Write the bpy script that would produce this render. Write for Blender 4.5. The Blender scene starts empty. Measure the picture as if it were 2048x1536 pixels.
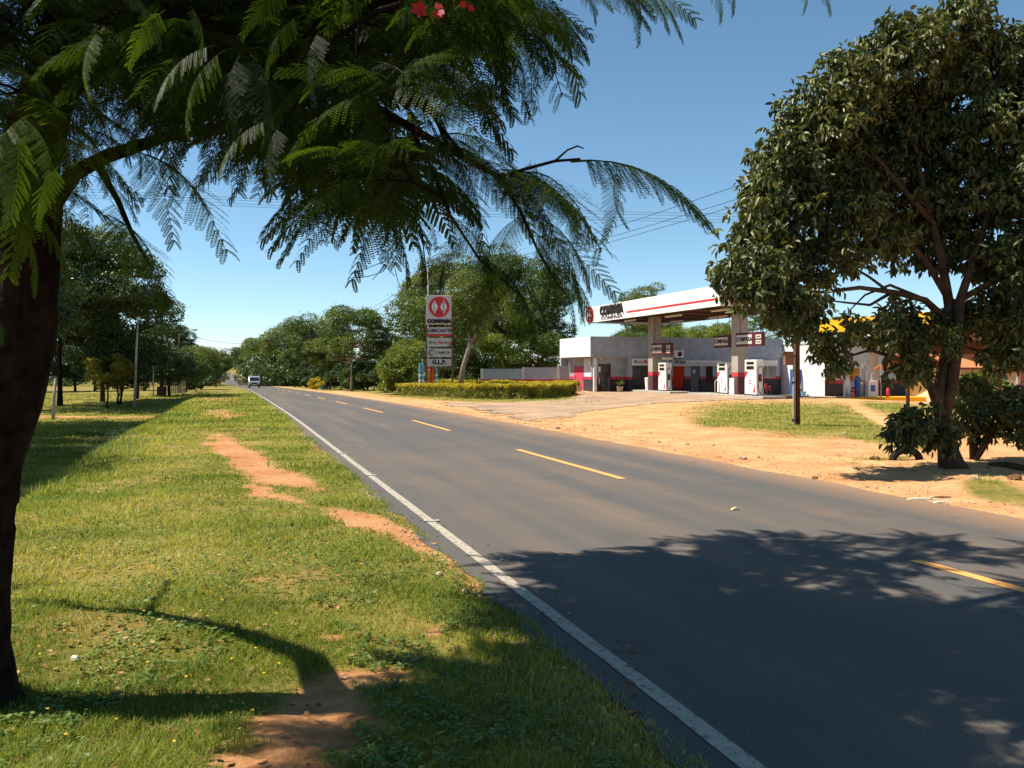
import bpy, math, random
import numpy as np
from mathutils import Vector, Matrix

# ------------------------------------------------------------------ camera, world, sun
scene = bpy.context.scene
COL = scene.collection
F = 1700.0; CX = 1024.0; VH = 740.0; HC = 1.65          # focal length in photo pixels, horizon row, eye height
TH = math.atan(560.0/1700.0)                            # road heading, left of the view axis
CT, ST = math.cos(TH), math.sin(TH)
cam = bpy.data.cameras.new('camera'); cam.sensor_width = 36.0; cam.lens = F/2048*36.0
cam.shift_y = -28/2048; cam.clip_end = 6000; cam.clip_start = 0.05
co = bpy.data.objects.new('camera', cam); co.location = (0, 0, HC); co.rotation_euler = (math.pi/2, 0, 0)
COL.objects.link(co); scene.camera = co
SUN_AZ = math.radians(88); SUN_EL = math.radians(56)    # azimuth measured left of the view axis
sdir = Vector((-math.sin(SUN_AZ)*math.cos(SUN_EL), math.cos(SUN_AZ)*math.cos(SUN_EL), math.sin(SUN_EL)))
world = bpy.data.worlds.new('World'); scene.world = world; world.use_nodes = True
wn = world.node_tree; bg = wn.nodes['Background']
sky = wn.nodes.new('ShaderNodeTexSky'); sky.sky_type = 'NISHITA'; sky.sun_disc = False
sky.sun_elevation = SUN_EL; sky.sun_rotation = -SUN_AZ; sky.air_density = 0.75; sky.dust_density = 0.0; sky.ozone_density = 3.0
hs = wn.nodes.new('ShaderNodeHueSaturation'); hs.inputs['Saturation'].default_value = 1.03; hs.inputs['Hue'].default_value = .484
wn.links.new(sky.outputs[0], hs.inputs['Color']); wn.links.new(hs.outputs[0], bg.inputs[0]); bg.inputs[1].default_value = 0.089
sl = bpy.data.lights.new('sun', 'SUN'); sl.energy = 4.8; sl.angle = math.radians(0.53); sl.color = (1.0, 0.93, 0.80)
so = bpy.data.objects.new('sun', sl); so.rotation_euler = sdir.to_track_quat('Z', 'Y').to_euler(); COL.objects.link(so)
scene.view_settings.view_transform = 'Standard'; scene.view_settings.look = 'None'
scene.view_settings.exposure = 0.82; scene.view_settings.gamma = 1
scene.cycles.max_bounces = 6; scene.cycles.transparent_max_bounces = 8

# ------------------------------------------------------------------ helpers
RNG = np.random.default_rng(7)
def W(u, v, z):                                         # a place seen at (u, v) standing z metres ahead
    return np.array([(u-CX)*z/F, z, HC+(VH-v)*z/F])
def LS(L, s): return np.array([L*CT - s*ST, L*ST + s*CT])   # road coordinates to world
def toLS(x, y): return x*CT + y*ST, -x*ST + y*CT
def s_at(u, L):                                         # along-road distance where the line L crosses the bearing u
    a = (u-CX)/F
    y = L/(a*CT+ST); return -a*y*ST + y*CT
def L_at(u, s):
    a = (u-CX)/F
    y = s/(CT-a*ST); return a*y*CT + y*ST
def sm(x, a, b):
    t = np.clip((x-a)/(b-a), 0, 1); return t*t*(3-2*t)
def vnoise(x, y, seed=0):
    xi = np.floor(x).astype(np.int64); yi = np.floor(y).astype(np.int64); fx = x-xi; fy = y-yi
    def h(a, b):
        n = (a*374761393 + b*668265263 + seed*1442695) & 0x7fffffff
        n = ((n ^ (n >> 13))*1274126177) & 0x7fffffff
        return ((n ^ (n >> 16)) & 0xffff)/65535.0
    fx = fx*fx*(3-2*fx); fy = fy*fy*(3-2*fy)
    return (h(xi, yi)*(1-fx)+h(xi+1, yi)*fx)*(1-fy) + (h(xi, yi+1)*(1-fx)+h(xi+1, yi+1)*fx)*fy
def fbm(x, y, seed=0, o=4):
    r = 0; a = .5
    for i in range(o):
        r = r + a*vnoise(x*2**i, y*2**i, seed+i*17); a *= .5
    return r/(1-.5**o)
_ps = np.array([-40, 0, 30, 45, 79, 131, 200, 268, 330, 390, 450, 600, 900, 1500, 4000])
_pz = np.array([0, 0, 0, -.10, -.42, -1.08, -1.9, -2.3, -1.7, .0, 1.2, 4.5, 6, 8, 8])
def prof(s):
    r = 0
    for d in (-12, -6, 0, 6, 12): r = r + np.interp(s + d*np.clip(s/80, 0, 1), _ps, _pz)
    return r/5
def curv(s): return np.interp(s, [0, 120, 160, 200, 268, 390, 450, 900], [0, 0, -.5, -1.7, -4.3, -8.0, -11, -30])
RL0, RL1 = 1.78, 8.30
def H0(x, y):
    L, s = toLS(x, y); L = L - curv(s)
    p = prof(s)
    right = sm(L, 9.5, 17)*(1-sm(s, 66, 95))
    pad = -.03 - .38*sm(L, 33, 43)
    z = p*(1-right) + pad*right
    ditch = sm(-L, 2.2, 4.4)*(1-sm(s, 50, 84))
    z = z - 1.15*ditch + .25*sm(-L, 14, 30)*(1-sm(s, 60, 90))
    return z
def H(x, y):
    x = np.asarray(x, float); y = np.asarray(y, float)
    L, s = toLS(x, y); Lr = L - curv(s)
    out = np.clip(np.maximum(RL0-Lr, Lr-RL1)/1.2, 0, 1)
    n = (fbm(x*.9, y*.9, 3)-.5)*.12 + (fbm(x*4, y*4, 9)-.5)*.035
    z = H0(x, y) + n*out
    dep = sm(np.minimum(Lr-RL0, RL1-Lr), .0, .45)
    return np.where((Lr > RL0-.1) & (Lr < RL1+.1), z-.006-.045*dep, z + .004*(1-out))
def Hs(x, y): return float(H(np.array([x]), np.array([y]))[0])
def ground_at(u, v):
    z = 3.0
    while z < 900:
        p = W(u, v, z)
        if p[2] < H0(p[0], p[1]): return p
        z *= 1.004
    return W(u, v, 900)

MATS = {}
def nodes_of(m):
    m.use_nodes = True; return m.node_tree, m.node_tree.nodes, m.node_tree.links
def mat(name, col, rough=.6, spec=.3, var=.15, scale=3.0, metal=0, bump=0, bscale=30, dirt=None):
    if name in MATS: return MATS[name]
    m = bpy.data.materials.new(name); nt, N, Lk = nodes_of(m); b = N['Principled BSDF']
    b.inputs['Roughness'].default_value = rough; b.inputs['Specular IOR Level'].default_value = spec; b.inputs['Metallic'].default_value = metal
    tc = N.new('ShaderNodeTexCoord'); no = N.new('ShaderNodeTexNoise'); no.inputs['Scale'].default_value = scale; no.inputs['Detail'].default_value = 8
    Lk.new(tc.outputs['Object'], no.inputs['Vector'])
    r = N.new('ShaderNodeValToRGB'); r.color_ramp.elements[0].position = .3; r.color_ramp.elements[1].position = .7
    c0 = [c*(1-var) for c in col]; c1 = [min(1, c*(1+var*.6)) for c in col]
    if dirt: c0 = dirt
    r.color_ramp.elements[0].color = (*c0, 1); r.color_ramp.elements[1].color = (*c1, 1)
    Lk.new(no.outputs[0], r.inputs[0]); Lk.new(r.outputs[0], b.inputs['Base Color'])
    if bump:
        n2 = N.new('ShaderNodeTexNoise'); n2.inputs['Scale'].default_value = bscale; n2.inputs['Detail'].default_value = 6
        Lk.new(tc.outputs['Object'], n2.inputs['Vector'])
        bp = N.new('ShaderNodeBump'); bp.inputs['Strength'].default_value = bump; bp.inputs['Distance'].default_value = .02 if bscale > 20 else .05
        Lk.new(n2.outputs[0], bp.inputs['Height']); Lk.new(bp.outputs[0], b.inputs['Normal'])
    MATS[name] = m; return m
def leafmat(name, ramp, trans=.35, rough=.45, spec=.4, nscale=.5, zramp=None):
    # leaf colour varies leaf by leaf ("rnd") and softly over the plant
    m = bpy.data.materials.new(name); nt, N, Lk = nodes_of(m); b = N['Principled BSDF']; out = N['Material Output']
    at = N.new('ShaderNodeAttribute'); at.attribute_name = 'rnd'
    tc = N.new('ShaderNodeTexCoord'); no = N.new('ShaderNodeTexNoise'); no.inputs['Scale'].default_value = nscale; no.inputs['Detail'].default_value = 3
    Lk.new(tc.outputs['Object'], no.inputs['Vector'])
    ad = N.new('ShaderNodeMath'); ad.operation = 'MULTIPLY_ADD'; ad.inputs[1].default_value = .6
    Lk.new(at.outputs['Fac'], ad.inputs[0])
    m2 = N.new('ShaderNodeMath'); m2.operation = 'MULTIPLY_ADD'; m2.inputs[1].default_value = 1.6; m2.inputs[2].default_value = -.6
    Lk.new(no.outputs[0], m2.inputs[0]); Lk.new(m2.outputs[0], ad.inputs[2])
    r = N.new('ShaderNodeValToRGB'); el = r.color_ramp.elements
    while len(el) < len(ramp): el.new(.5)
    for i, (p, c) in enumerate(ramp): el[i].position = p; el[i].color = (*c, 1)
    Lk.new(ad.outputs[0], r.inputs[0])
    Lk.new(r.outputs[0], b.inputs['Base Color'])
    b.inputs['Roughness'].default_value = rough; b.inputs['Specular IOR Level'].default_value = spec
    tr = N.new('ShaderNodeBsdfTranslucent'); mx = N.new('ShaderNodeMixShader'); mx.inputs[0].default_value = trans
    br = N.new('ShaderNodeMix'); br.data_type = 'RGBA'; br.blend_type = 'MULTIPLY'; br.inputs[0].default_value = 1
    br.inputs[7].default_value = (1.5, 1.5, .55, 1)
    Lk.new(r.outputs[0], br.inputs[6]); Lk.new(br.outputs[2], tr.inputs[0])
    Lk.new(b.outputs[0], mx.inputs[1]); Lk.new(tr.outputs[0], mx.inputs[2]); Lk.new(mx.outputs[0], out.inputs[0])
    MATS[name] = m; return m

def mesh_np(name, verts, loops, nper, m=None, parent=None, rnd=None, smooth=False, loc=None):
    """fast mesh: verts (n,3), loops flat vertex indices, nper verts per face (int or array)"""
    me = bpy.data.meshes.new(name); verts = np.asarray(verts, np.float32); loops = np.asarray(loops, np.int32).ravel()
    if np.isscalar(nper): tot = np.full(len(loops)//nper, nper, np.int32)
    else: tot = np.asarray(nper, np.int32)
    st = np.concatenate([[0], np.cumsum(tot)[:-1]]).astype(np.int32)
    me.vertices.add(len(verts)); me.vertices.foreach_set('co', verts.ravel())
    me.loops.add(len(loops)); me.loops.foreach_set('vertex_index', loops)
    me.polygons.add(len(tot)); me.polygons.foreach_set('loop_start', st)
    me.update(calc_edges=True)
    if smooth: me.polygons.foreach_set('use_smooth', np.ones(len(tot), bool))
    if rnd is not None:
        a = me.attributes.new('rnd', 'FLOAT', 'FACE'); a.data.foreach_set('value', np.asarray(rnd, np.float32))
    if m: me.materials.append(m)
    o = bpy.data.objects.new(name, me); COL.objects.link(o)
    if parent: o.parent = parent
    if loc is not None: o.location = loc
    return o
def tag(o, label=None, cat=None, group=None, kind=None):
    if label: o['label'] = label
    if cat: o['category'] = cat
    if group: o['group'] = group
    if kind: o['kind'] = kind
    return o
def thing(name, label, cat, loc=(0, 0, 0), rz=0, group=None):
    o = bpy.data.objects.new(name, None); o.empty_display_size = .3; COL.objects.link(o)
    o.location = loc; o.rotation_euler = (0, 0, rz); return tag(o, label, cat, group)
def copy_tree(o, parent=None):
    c = o.copy(); COL.objects.link(c)
    if parent: c.parent = parent
    for ch in [k for k in o.children]: copy_tree(ch, c)
    return c
class MB:
    def __init__(s): s.v = []; s.f = []; s.mi = []; s.k = 0
    def add(s, v, f):
        n = len(s.v); s.v += [tuple(p) for p in v]; s.f += [[i+n for i in q] for q in f]; s.mi += [s.k]*len(f); return s
    def box(s, x0, x1, y0, y1, z0, z1, M=None):
        v = [Vector((x, y, z)) for z in (z0, z1) for y in (y0, y1) for x in (x0, x1)]
        if M is not None: v = [M @ p for p in v]
        return s.add(v, [(0, 2, 3, 1), (4, 5, 7, 6), (0, 1, 5, 4), (2, 6, 7, 3), (0, 4, 6, 2), (1, 3, 7, 5)])
    def prism(s, pts, y0, y1, axis='y'):     # outline pts (a,b) extruded along axis
        n = len(pts); 
        def P(a, b, c): return (a, c, b) if axis == 'y' else ((c, a, b) if axis == 'x' else (a, b, c))
        v = [P(a, b, y0) for a, b in pts] + [P(a, b, y1) for a, b in pts]
        f = [list(range(n)), list(range(2*n-1, n-1, -1))] + [(i, i+n, (i+1) % n+n, (i+1) % n) for i in range(n)]
        return s.add(v, f)
    def tube(s, pts, rad, n=8, cap=True, rough=0, seed=0):
        pts = [Vector(p) for p in pts]; m = len(pts)
        if np.isscalar(rad): rad = [rad]*m
        rr = random.Random(seed); v = []; f = []; ref = None
        for i, p in enumerate(pts):
            d = (pts[min(i+1, m-1)]-pts[max(i-1, 0)])
            d = d.normalized() if d.length > 1e-9 else Vector((0, 0, 1))
            if ref is None: ref = Vector((1, 0, 0)) if abs(d.x) < .8 else Vector((0, 1, 0))
            a = (ref - d*ref.dot(d)).normalized(); b = d.cross(a); ref = a
            for k in range(n):
                t = 2*math.pi*k/n; r = rad[i]*(1+rough*(rr.random()-.5))
                v.append(p + a*math.cos(t)*r + b*math.sin(t)*r)
        for i in range(m-1):
            for k in range(n):
                f.append((i*n+k, i*n+(k+1) % n, (i+1)*n+(k+1) % n, (i+1)*n+k))
        if cap: f += [list(range(n-1, -1, -1)), [(m-1)*n+k for k in range(n)]]
        return s.add(v, f)
    def lathe(s, prof_, c=(0, 0, 0), n=16):
        return s.tube([(c[0], c[1], c[2]+z) for r, z in prof_], [r for r, z in prof_], n)
    def build(s, name, m, parent=None, bevel=0, smooth=False, loc=None):
        me = bpy.data.meshes.new(name); me.from_pydata(s.v, [], s.f); me.update()
        ms = m if isinstance(m, (list, tuple)) else [m]
        for q in ms: me.materials.append(q)
        if len(ms) > 1: me.polygons.foreach_set('material_index', s.mi)
        if smooth: me.polygons.foreach_set('use_smooth', [True]*len(me.polygons))
        o = bpy.data.objects.new(name, me); COL.objects.link(o)
        if parent: o.parent = parent
        if loc is not None: o.location = loc
        if bevel:
            b = o.modifiers.new('b', 'BEVEL'); b.width = bevel; b.segments = 2; b.limit_method = 'ANGLE'
        return o
def text(name, body, size, m, parent, loc, rot=(math.pi/2, 0, 0), sx=1.0, bold=.0, ext=.004, align='CENTER', shear=0):
    cu = bpy.data.curves.new(name, 'FONT'); cu.body = body; cu.size = size; cu.align_x = align; cu.align_y = 'CENTER'
    cu.extrude = ext; cu.offset = bold; cu.shear = shear; cu.resolution_u = 3
    t = bpy.data.objects.new('tmp', cu); COL.objects.link(t)
    bpy.context.view_layer.update()
    me = bpy.data.meshes.new_from_object(t.evaluated_get(bpy.context.evaluated_depsgraph_get()))
    bpy.data.objects.remove(t); me.materials.clear(); me.materials.append(m)
    o = bpy.data.objects.new(name, me); COL.objects.link(o); o.parent = parent; o.location = loc; o.rotation_euler = rot; o.scale = (sx, 1, 1)
    return o

# ------------------------------------------------------------------ ground
def px_of(x, y, z):
    return CX + F*x/np.maximum(y, .5), VH - F*(z-HC)/np.maximum(y, .5)
def ell(u, v, cu, cv, ru, rv, rot=0, soft=.5):
    a = math.radians(rot); du = u-cu; dv = v-cv
    p = (du*math.cos(a)+dv*math.sin(a))/ru; q = (-du*math.sin(a)+dv*math.cos(a))/rv
    return 1-sm(np.sqrt(p*p+q*q), 1-soft, 1+soft)
def dirt_mask(x, y):
    """bare earth 0..1 ; second value: trodden pale sand"""
    z = H0(x, y); u, v = px_of(x, y, z); L, s = toLS(x, y); L = L-curv(s)
    nz = fbm(x*1.3, y*1.3, 21)-.5; n2 = fbm(x*5, y*5, 31)-.5
    uu = u + nz*110*6/np.maximum(y, 4) + n2*85; vv = v + nz*50*6/np.maximum(y, 4) + n2*34
    d = np.zeros_like(x)
    for e in [(500, 925, 62, 26, 28), (560, 960, 75, 18, 8), (455, 895, 42, 22, 30), (735, 1045, 80, 16, 12), (820, 1080, 60, 16, 35),
              (640, 1440, 130, 85, -25), (730, 1370, 110, 22, -8), (445, 828, 40, 7, 0), (440, 800, 40, 5, 0), (540, 1530, 130, 40, 0), (520, 985, 22, 14, 0),
              (560, 1000, 60, 8, 10), (640, 1270, 34, 9, 10), (870, 1270, 30, 8, 0)]:
        d = np.maximum(d, ell(uu, vv, *e))
    d = d*(L < 1.9)
    edge = sm(L, 1.35, 1.80)*sm(fbm(x*.7, y*.7, 51), .52, .70)*.6*(L < 2)
    d = np.maximum(d, edge)
    d = np.maximum(d, .40*sm(fbm(x*1.1, y*1.1, 71), .56, .72)*(L < 1.9))
    path = (1-sm(np.abs(y + .25*np.sin(x*.4) - 52.0), .4, .9))*(L < -4)*(x > -40)
    d = np.maximum(d, path)
    # the right-hand side: sand everywhere but for the grass islands
    right = (L > 8.0)*1.0
    g = np.zeros_like(x)
    for e in [(1600, 838, 205, 32, 3), (1760, 872, 130, 16, 10), (1480, 835, 90, 16, -6), (1780, 818, 130, 12, 3), (1995, 985, 70, 18, 12), (2120, 1010, 90, 22, 12)]:
        g = np.maximum(g, ell(u*.6+uu*.4, v*.6+vv*.4 + nz*10, *e))
    trail = ell(u, v + n2*8, 1760, 838, 95, 10, 28, .5)
    g = g*(1-trail)
    g = np.maximum(g, .75*ell(uu, vv, 1760, 918, 90, 6, 0)*(fbm(x*3, y*3, 5) > .45))
    far_g = sm(s, 48, 56)*sm(L, 10.2, 12.0)*(1-sm(L, 21, 24))
    far_g = np.maximum(far_g, sm(s, 85, 95)*sm(L, 9.0, 10))
    far_g = np.maximum(far_g, sm(L, 47, 50)*1.0)
    far_g = np.maximum(far_g, sm(s, 70, 76)*sm(L, 10.5, 12))
    far_g = np.maximum(far_g, sm(s, 270, 300))
    hedge_g = ell(u, v, 960, 793, 215, 11, 2)
    g = np.maximum(np.maximum(g, far_g), hedge_g*(L > 9))
    near_right = sm(-s, 2, 12)
    g = np.maximum(g, near_right*.5)
    d = np.where(right > 0, 1-g, d)
    d = d*(1-sm(s, 300, 330))
    return np.clip(d, 0, 1)
def axis(breaks):
    out = []
    for a, b, d in breaks: out += list(np.arange(a, b, d))
    return np.array(out + [breaks[-1][1]])
ls = axis([(-900, -300, 120), (-300, -100, 25), (-100, -40, 4), (-40, -14, .8), (-14, -6, .3), (-6, 1.5, .10), (1.5, 2.1, .06), (2.1, 8.0, .7), (8.0, 8.7, .07), (8.7, 22, .16), (22, 60, .8), (60, 120, 6), (120, 320, 25), (320, 1400, 120)])
ss = axis([(-60, -6, 4), (-6, 0, .4), (0, 14, .10), (14, 30, .18), (30, 60, .4), (60, 100, .9), (100, 200, 3), (200, 480, 8), (480, 900, 30), (900, 4000, 260)])
GL, GS = np.meshgrid(ls, ss)
Lc = GL + curv(GS)
gx = Lc*CT - GS*ST; gy = Lc*ST + GS*CT
gz = H(gx.ravel(), gy.ravel()).reshape(gx.shape)
nr, nc = gx.shape
idx = np.arange(nr*nc).reshape(nr, nc)
quads = np.stack([idx[:-1, :-1], idx[:-1, 1:], idx[1:, 1:], idx[1:, :-1]], -1).reshape(-1, 4)
gm = bpy.data.materials.new('earth_and_turf'); nt, N, Lk = nodes_of(gm); b = N['Principled BSDF']
b.inputs['Roughness'].default_value = .95; b.inputs['Specular IOR Level'].default_value = .1
at = N.new('ShaderNodeAttribute'); at.attribute_name = 'dirt'
geo = N.new('ShaderNodeNewGeometry')
def noise(scale, detail=6, rough=.6, vec=None):
    n = N.new('ShaderNodeTexNoise'); n.inputs['Scale'].default_value = scale; n.inputs['Detail'].default_value = detail; n.inputs['Roughness'].default_value = rough
    Lk.new(vec or geo.outputs['Position'], n.inputs['Vector']); return n
def ramp(src, cols):
    r = N.new('ShaderNodeValToRGB'); el = r.color_ramp.elements
    while len(el) < len(cols): el.new(.5)
    for i, (p, c) in enumerate(cols): el[i].position = p; el[i].color = (*c, 1)
    Lk.new(src, r.inputs[0]); return r
n1 = noise(.9, 8); n2 = noise(9, 8, .7); n3 = noise(.12, 4)
mixn = N.new('ShaderNodeMath'); mixn.operation = 'MULTIPLY_ADD'; mixn.inputs[1].default_value = .5
Lk.new(n1.outputs[0], mixn.inputs[0]); hm = N.new('ShaderNodeMath'); hm.operation = 'MULTIPLY'; hm.inputs[1].default_value = .5; Lk.new(n2.outputs[0], hm.inputs[0]); Lk.new(hm.outputs[0], mixn.inputs[2])
sand = ramp(mixn.outputs[0], [(.28, (.27, .115, .048)), (.42, (.50, .235, .095)), (.54, (.62, .34, .155)), (.70, (.74, .50, .29))])
turf = ramp(mixn.outputs[0], [(.30, (.045, .05, .008)), (.44, (.15, .14, .025)), (.56, (.29, .22, .06)), (.72, (.40, .27, .10))])
mx = N.new('ShaderNodeMix'); mx.data_type = 'RGBA'; 
sub = N.new('ShaderNodeMath'); sub.operation = 'MULTIPLY_ADD'; sub.inputs[1].default_value = .5; sub.inputs[2].default_value = -.25; Lk.new(n2.outputs[0], sub.inputs[0])
ad = N.new('ShaderNodeMath'); ad.operation = 'ADD'; Lk.new(at.outputs['Fac'], ad.inputs[0]); Lk.new(sub.outputs[0], ad.inputs[1])
fr = N.new('ShaderNodeValToRGB'); fr.color_ramp.elements[0].position = .22; fr.color_ramp.elements[1].position = .85; Lk.new(ad.outputs[0], fr.inputs[0])
Lk.new(fr.outputs[0], mx.inputs[0]); ra = N.new('ShaderNodeAttribute'); ra.attribute_name = 'red_soil'; rmx = N.new('ShaderNodeMix'); rmx.data_type = 'RGBA'; rmx.blend_type = 'MULTIPLY'; Lk.new(ra.outputs['Fac'], rmx.inputs[0]); Lk.new(sand.outputs[0], rmx.inputs[6]); rmx.inputs[7].default_value = (.80, .72, .68, 1)
Lk.new(turf.outputs[0], mx.inputs[6]); Lk.new(rmx.outputs[2], mx.inputs[7]); Lk.new(mx.outputs[2], b.inputs['Base Color'])
nb = noise(22, 8, .75); bp = N.new('ShaderNodeBump'); bp.inputs['Strength'].default_value = .8; bp.inputs['Distance'].default_value = .035
Lk.new(nb.outputs[0], bp.inputs['Height']); Lk.new(bp.outputs[0], b.inputs['Normal'])
gnd = mesh_np('ground', np.stack([gx, gy, gz], -1).reshape(-1, 3), quads, 4, gm, smooth=True)
a = gnd.data.attributes.new('dirt', 'FLOAT', 'POINT'); a.data.foreach_set('value', dirt_mask(gx.ravel(), gy.ravel()).astype(np.float32))
a = gnd.data.attributes.new('red_soil', 'FLOAT', 'POINT'); a.data.foreach_set('value', (1-sm(GL.ravel(), 2, 8)).astype(np.float32))
tag(gnd, kind='structure')

# road
def strip(name, La, Lb, s0, s1, ds, dz, m, jag=0, kind='structure', n=1, jagL=True):
    s = [s0]
    while s[-1] < s1: s.append(min(s1, s[-1] + ds*max(1, s[-1]/25)))
    s = np.array(s); rows = []
    cs = np.linspace(0, 1, n+1)
    ja = (fbm(s*2.2, s*0+3, 5, 5)-.5)*jag*(.35 if not jagL else 1); jb = (fbm(s*1.3, s*0+9, 15, 5)-.5)*jag
    for c in cs:
        L = (La+ja)*(1-c) + (Lb+jb)*c
        x = (L+curv(s))*CT - s*ST; y = (L+curv(s))*ST + s*CT
        rows.append(np.stack([x, y, prof(s)+dz - .0*c], -1))
    V = np.stack(rows, 1); nr, nc = V.shape[:2]; idx = np.arange(nr*nc).reshape(nr, nc)
    q = np.stack([idx[:-1, :-1], idx[:-1, 1:], idx[1:, 1:], idx[1:, :-1]], -1).reshape(-1, 4)
    return tag(mesh_np(name, V.reshape(-1, 3), q, 4, m), kind=kind)
def road_uv(N, Lk):   # vector in road coordinates (across, along)
    geo = N.new('ShaderNodeNewGeometry'); mp = N.new('ShaderNodeMapping'); mp.inputs['Rotation'].default_value = (0, 0, -TH)
    Lk.new(geo.outputs['Position'], mp.inputs[0]); return mp.outputs[0]
rm = bpy.data.materials.new('worn_asphalt'); nt, N, Lk = nodes_of(rm); b = N['Principled BSDF']
b.inputs['Roughness'].default_value = .82; b.inputs['Specular IOR Level'].default_value = .25
vec = road_uv(N, Lk)
st = N.new('ShaderNodeMapping'); st.inputs['Scale'].default_value = (1.0, .045, 1); Lk.new(vec, st.inputs[0])
ns = noise(1.25, 5, .55, st.outputs[0]); nf = noise(95, 4, .85, vec); nm = noise(.35, 5, .6, vec); ng = noise(38, 4, .7, vec)
base = ramp(nf.outputs[0], [(.30, (.040, .040, .042)), (.5, (.090, .083, .078)), (.70, (.19, .172, .152))])
dust = ramp(ns.outputs[0], [(.42, (0, 0, 0)), (.62, (1, 1, 1))])
dm = ramp(nm.outputs[0], [(.35, (.25, .25, .25)), (.65, (1, 1, 1))])
mu = N.new('ShaderNodeMath'); mu.operation = 'MULTIPLY'; Lk.new(dust.outputs[0], mu.inputs[0]); Lk.new(dm.outputs[0], mu.inputs[1])
mg = N.new('ShaderNodeMath'); mg.operation = 'MULTIPLY'; Lk.new(mu.outputs[0], mg.inputs[0]); mg.inputs[1].default_value = .42
mx = N.new('ShaderNodeMix'); mx.data_type = 'RGBA'; Lk.new(mg.outputs[0], mx.inputs[0]); Lk.new(base.outputs[0], mx.inputs[6]); mx.inputs[7].default_value = (.26, .165, .10, 1)
# sand spilled on to the outer edge
sx = N.new('ShaderNodeSeparateXYZ'); Lk.new(vec, sx.inputs[0])
ed = N.new('ShaderNodeMapRange'); ed.inputs[1].default_value = 7.3; ed.inputs[2].default_value = 8.5; Lk.new(sx.outputs[0], ed.inputs[0])
e2 = N.new('ShaderNodeMath'); e2.operation = 'MULTIPLY'; Lk.new(ed.outputs[0], e2.inputs[0]); Lk.new(ng.outputs[0], e2.inputs[1])
m3 = N.new('ShaderNodeMix'); m3.data_type = 'RGBA'; Lk.new(e2.outputs[0], m3.inputs[0]); Lk.new(mx.outputs[2], m3.inputs[6]); m3.inputs[7].default_value = (.52, .27, .12, 1)
# dark seal patches and thin cracks
vo = N.new('ShaderNodeTexVoronoi'); vo.feature = 'DISTANCE_TO_EDGE'; vo.inputs['Scale'].default_value = .42
wv = N.new('ShaderNodeVectorMath'); wv.operation = 'ADD'; wn_ = noise(3.0, 4, .6, vec); sc_v = N.new('ShaderNodeVectorMath'); sc_v.operation = 'SCALE'; sc_v.inputs['Scale'].default_value = .5
Lk.new(wn_.outputs['Color'], sc_v.inputs[0]); Lk.new(vec, wv.inputs[0]); Lk.new(sc_v.outputs[0], wv.inputs[1]); Lk.new(wv.outputs[0], vo.inputs['Vector'])
cr = ramp(vo.outputs['Distance'], [(.0, (.55, .55, .55)), (.006, (1, 1, 1))]); cm = N.new('ShaderNodeMix'); cm.data_type = 'RGBA'; cm.blend_type = 'MULTIPLY'
cmask = ramp(noise(.22, 3, .5, vec).outputs[0], [(.50, (0, 0, 0)), (.60, (1, 1, 1))]); Lk.new(cmask.outputs[0], cm.inputs[0]); Lk.new(m3.outputs[2], cm.inputs[6]); Lk.new(cr.outputs[0], cm.inputs[7])
pt = ramp(noise(1.1, 4, .6, vec).outputs[0], [(.36, (.91, .91, .92)), (.46, (1, 1, 1)), (.62, (1, 1, 1)), (.72, (1.08, 1.06, 1.03))]); pm = N.new('ShaderNodeMix'); pm.data_type = 'RGBA'; pm.blend_type = 'MULTIPLY'; pm.inputs[0].default_value = 1
Lk.new(cm.outputs[2], pm.inputs[6]); Lk.new(pt.outputs[0], pm.inputs[7]); m3 = pm
Lk.new(m3.outputs[2], b.inputs['Base Color'])
bp = N.new('ShaderNodeBump'); bp.inputs['Strength'].default_value = .55; bp.inputs['Distance'].default_value = .006
Lk.new(nf.outputs[0], bp.inputs['Height']); Lk.new(bp.outputs[0], b.inputs['Normal'])
road = strip('road', RL0, RL1, -20, 432, .12, 0.0, rm, .22, n=6)
def paintmat(name, col, wear=.5):
    m = bpy.data.materials.new(name); nt, Nn, Lk2 = nodes_of(m); b = Nn['Principled BSDF']; b.inputs['Roughness'].default_value = .8
    g = Nn.new('ShaderNodeNewGeometry'); no = Nn.new('ShaderNodeTexNoise'); no.inputs['Scale'].default_value = 14; no.inputs['Detail'].default_value = 9; no.inputs['Roughness'].default_value = .75
    Lk2.new(g.outputs['Position'], no.inputs['Vector']); r = Nn.new('ShaderNodeValToRGB')
    r.color_ramp.elements[0].position = wear-.12; r.color_ramp.elements[0].color = (.10, .09, .08, 1)
    r.color_ramp.elements[1].position = wear+.05; r.color_ramp.elements[1].color = (*col, 1)
    Lk2.new(no.outputs[0], r.inputs[0]); Lk2.new(r.outputs[0], b.inputs['Base Color']); return m
pw = paintmat('road_paint_white', (.40, .345, .27), .46); po = paintmat('road_paint_orange', (.78, .36, .09), .40)
strip('edge_line', 2.00, 2.10, -12, 425, .1, .005, pw, .012)
s0 = 11.7-10.8*2
dd = []
k = 0
while s0 + k*10.8 < 190:
    a0 = s0+k*10.8; dd.append(a0); k += 1
V = []; Q = []
for a0 in dd:
    sv = np.linspace(a0, a0+5.0, 9)
    for i, s in enumerate(sv):
        j = .006*(random.Random(int(a0*10)+i).random()-.5)
        for L in (5.56+j, 5.68+j):
            p = LS(L+float(curv(s)), s); V.append((p[0], p[1], float(prof(s))+.005))
        if i: n = len(V); Q.append((n-4, n-3, n-1, n-2))
tag(mesh_np('centre_line', V, Q, 4, po), kind='structure')
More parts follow.
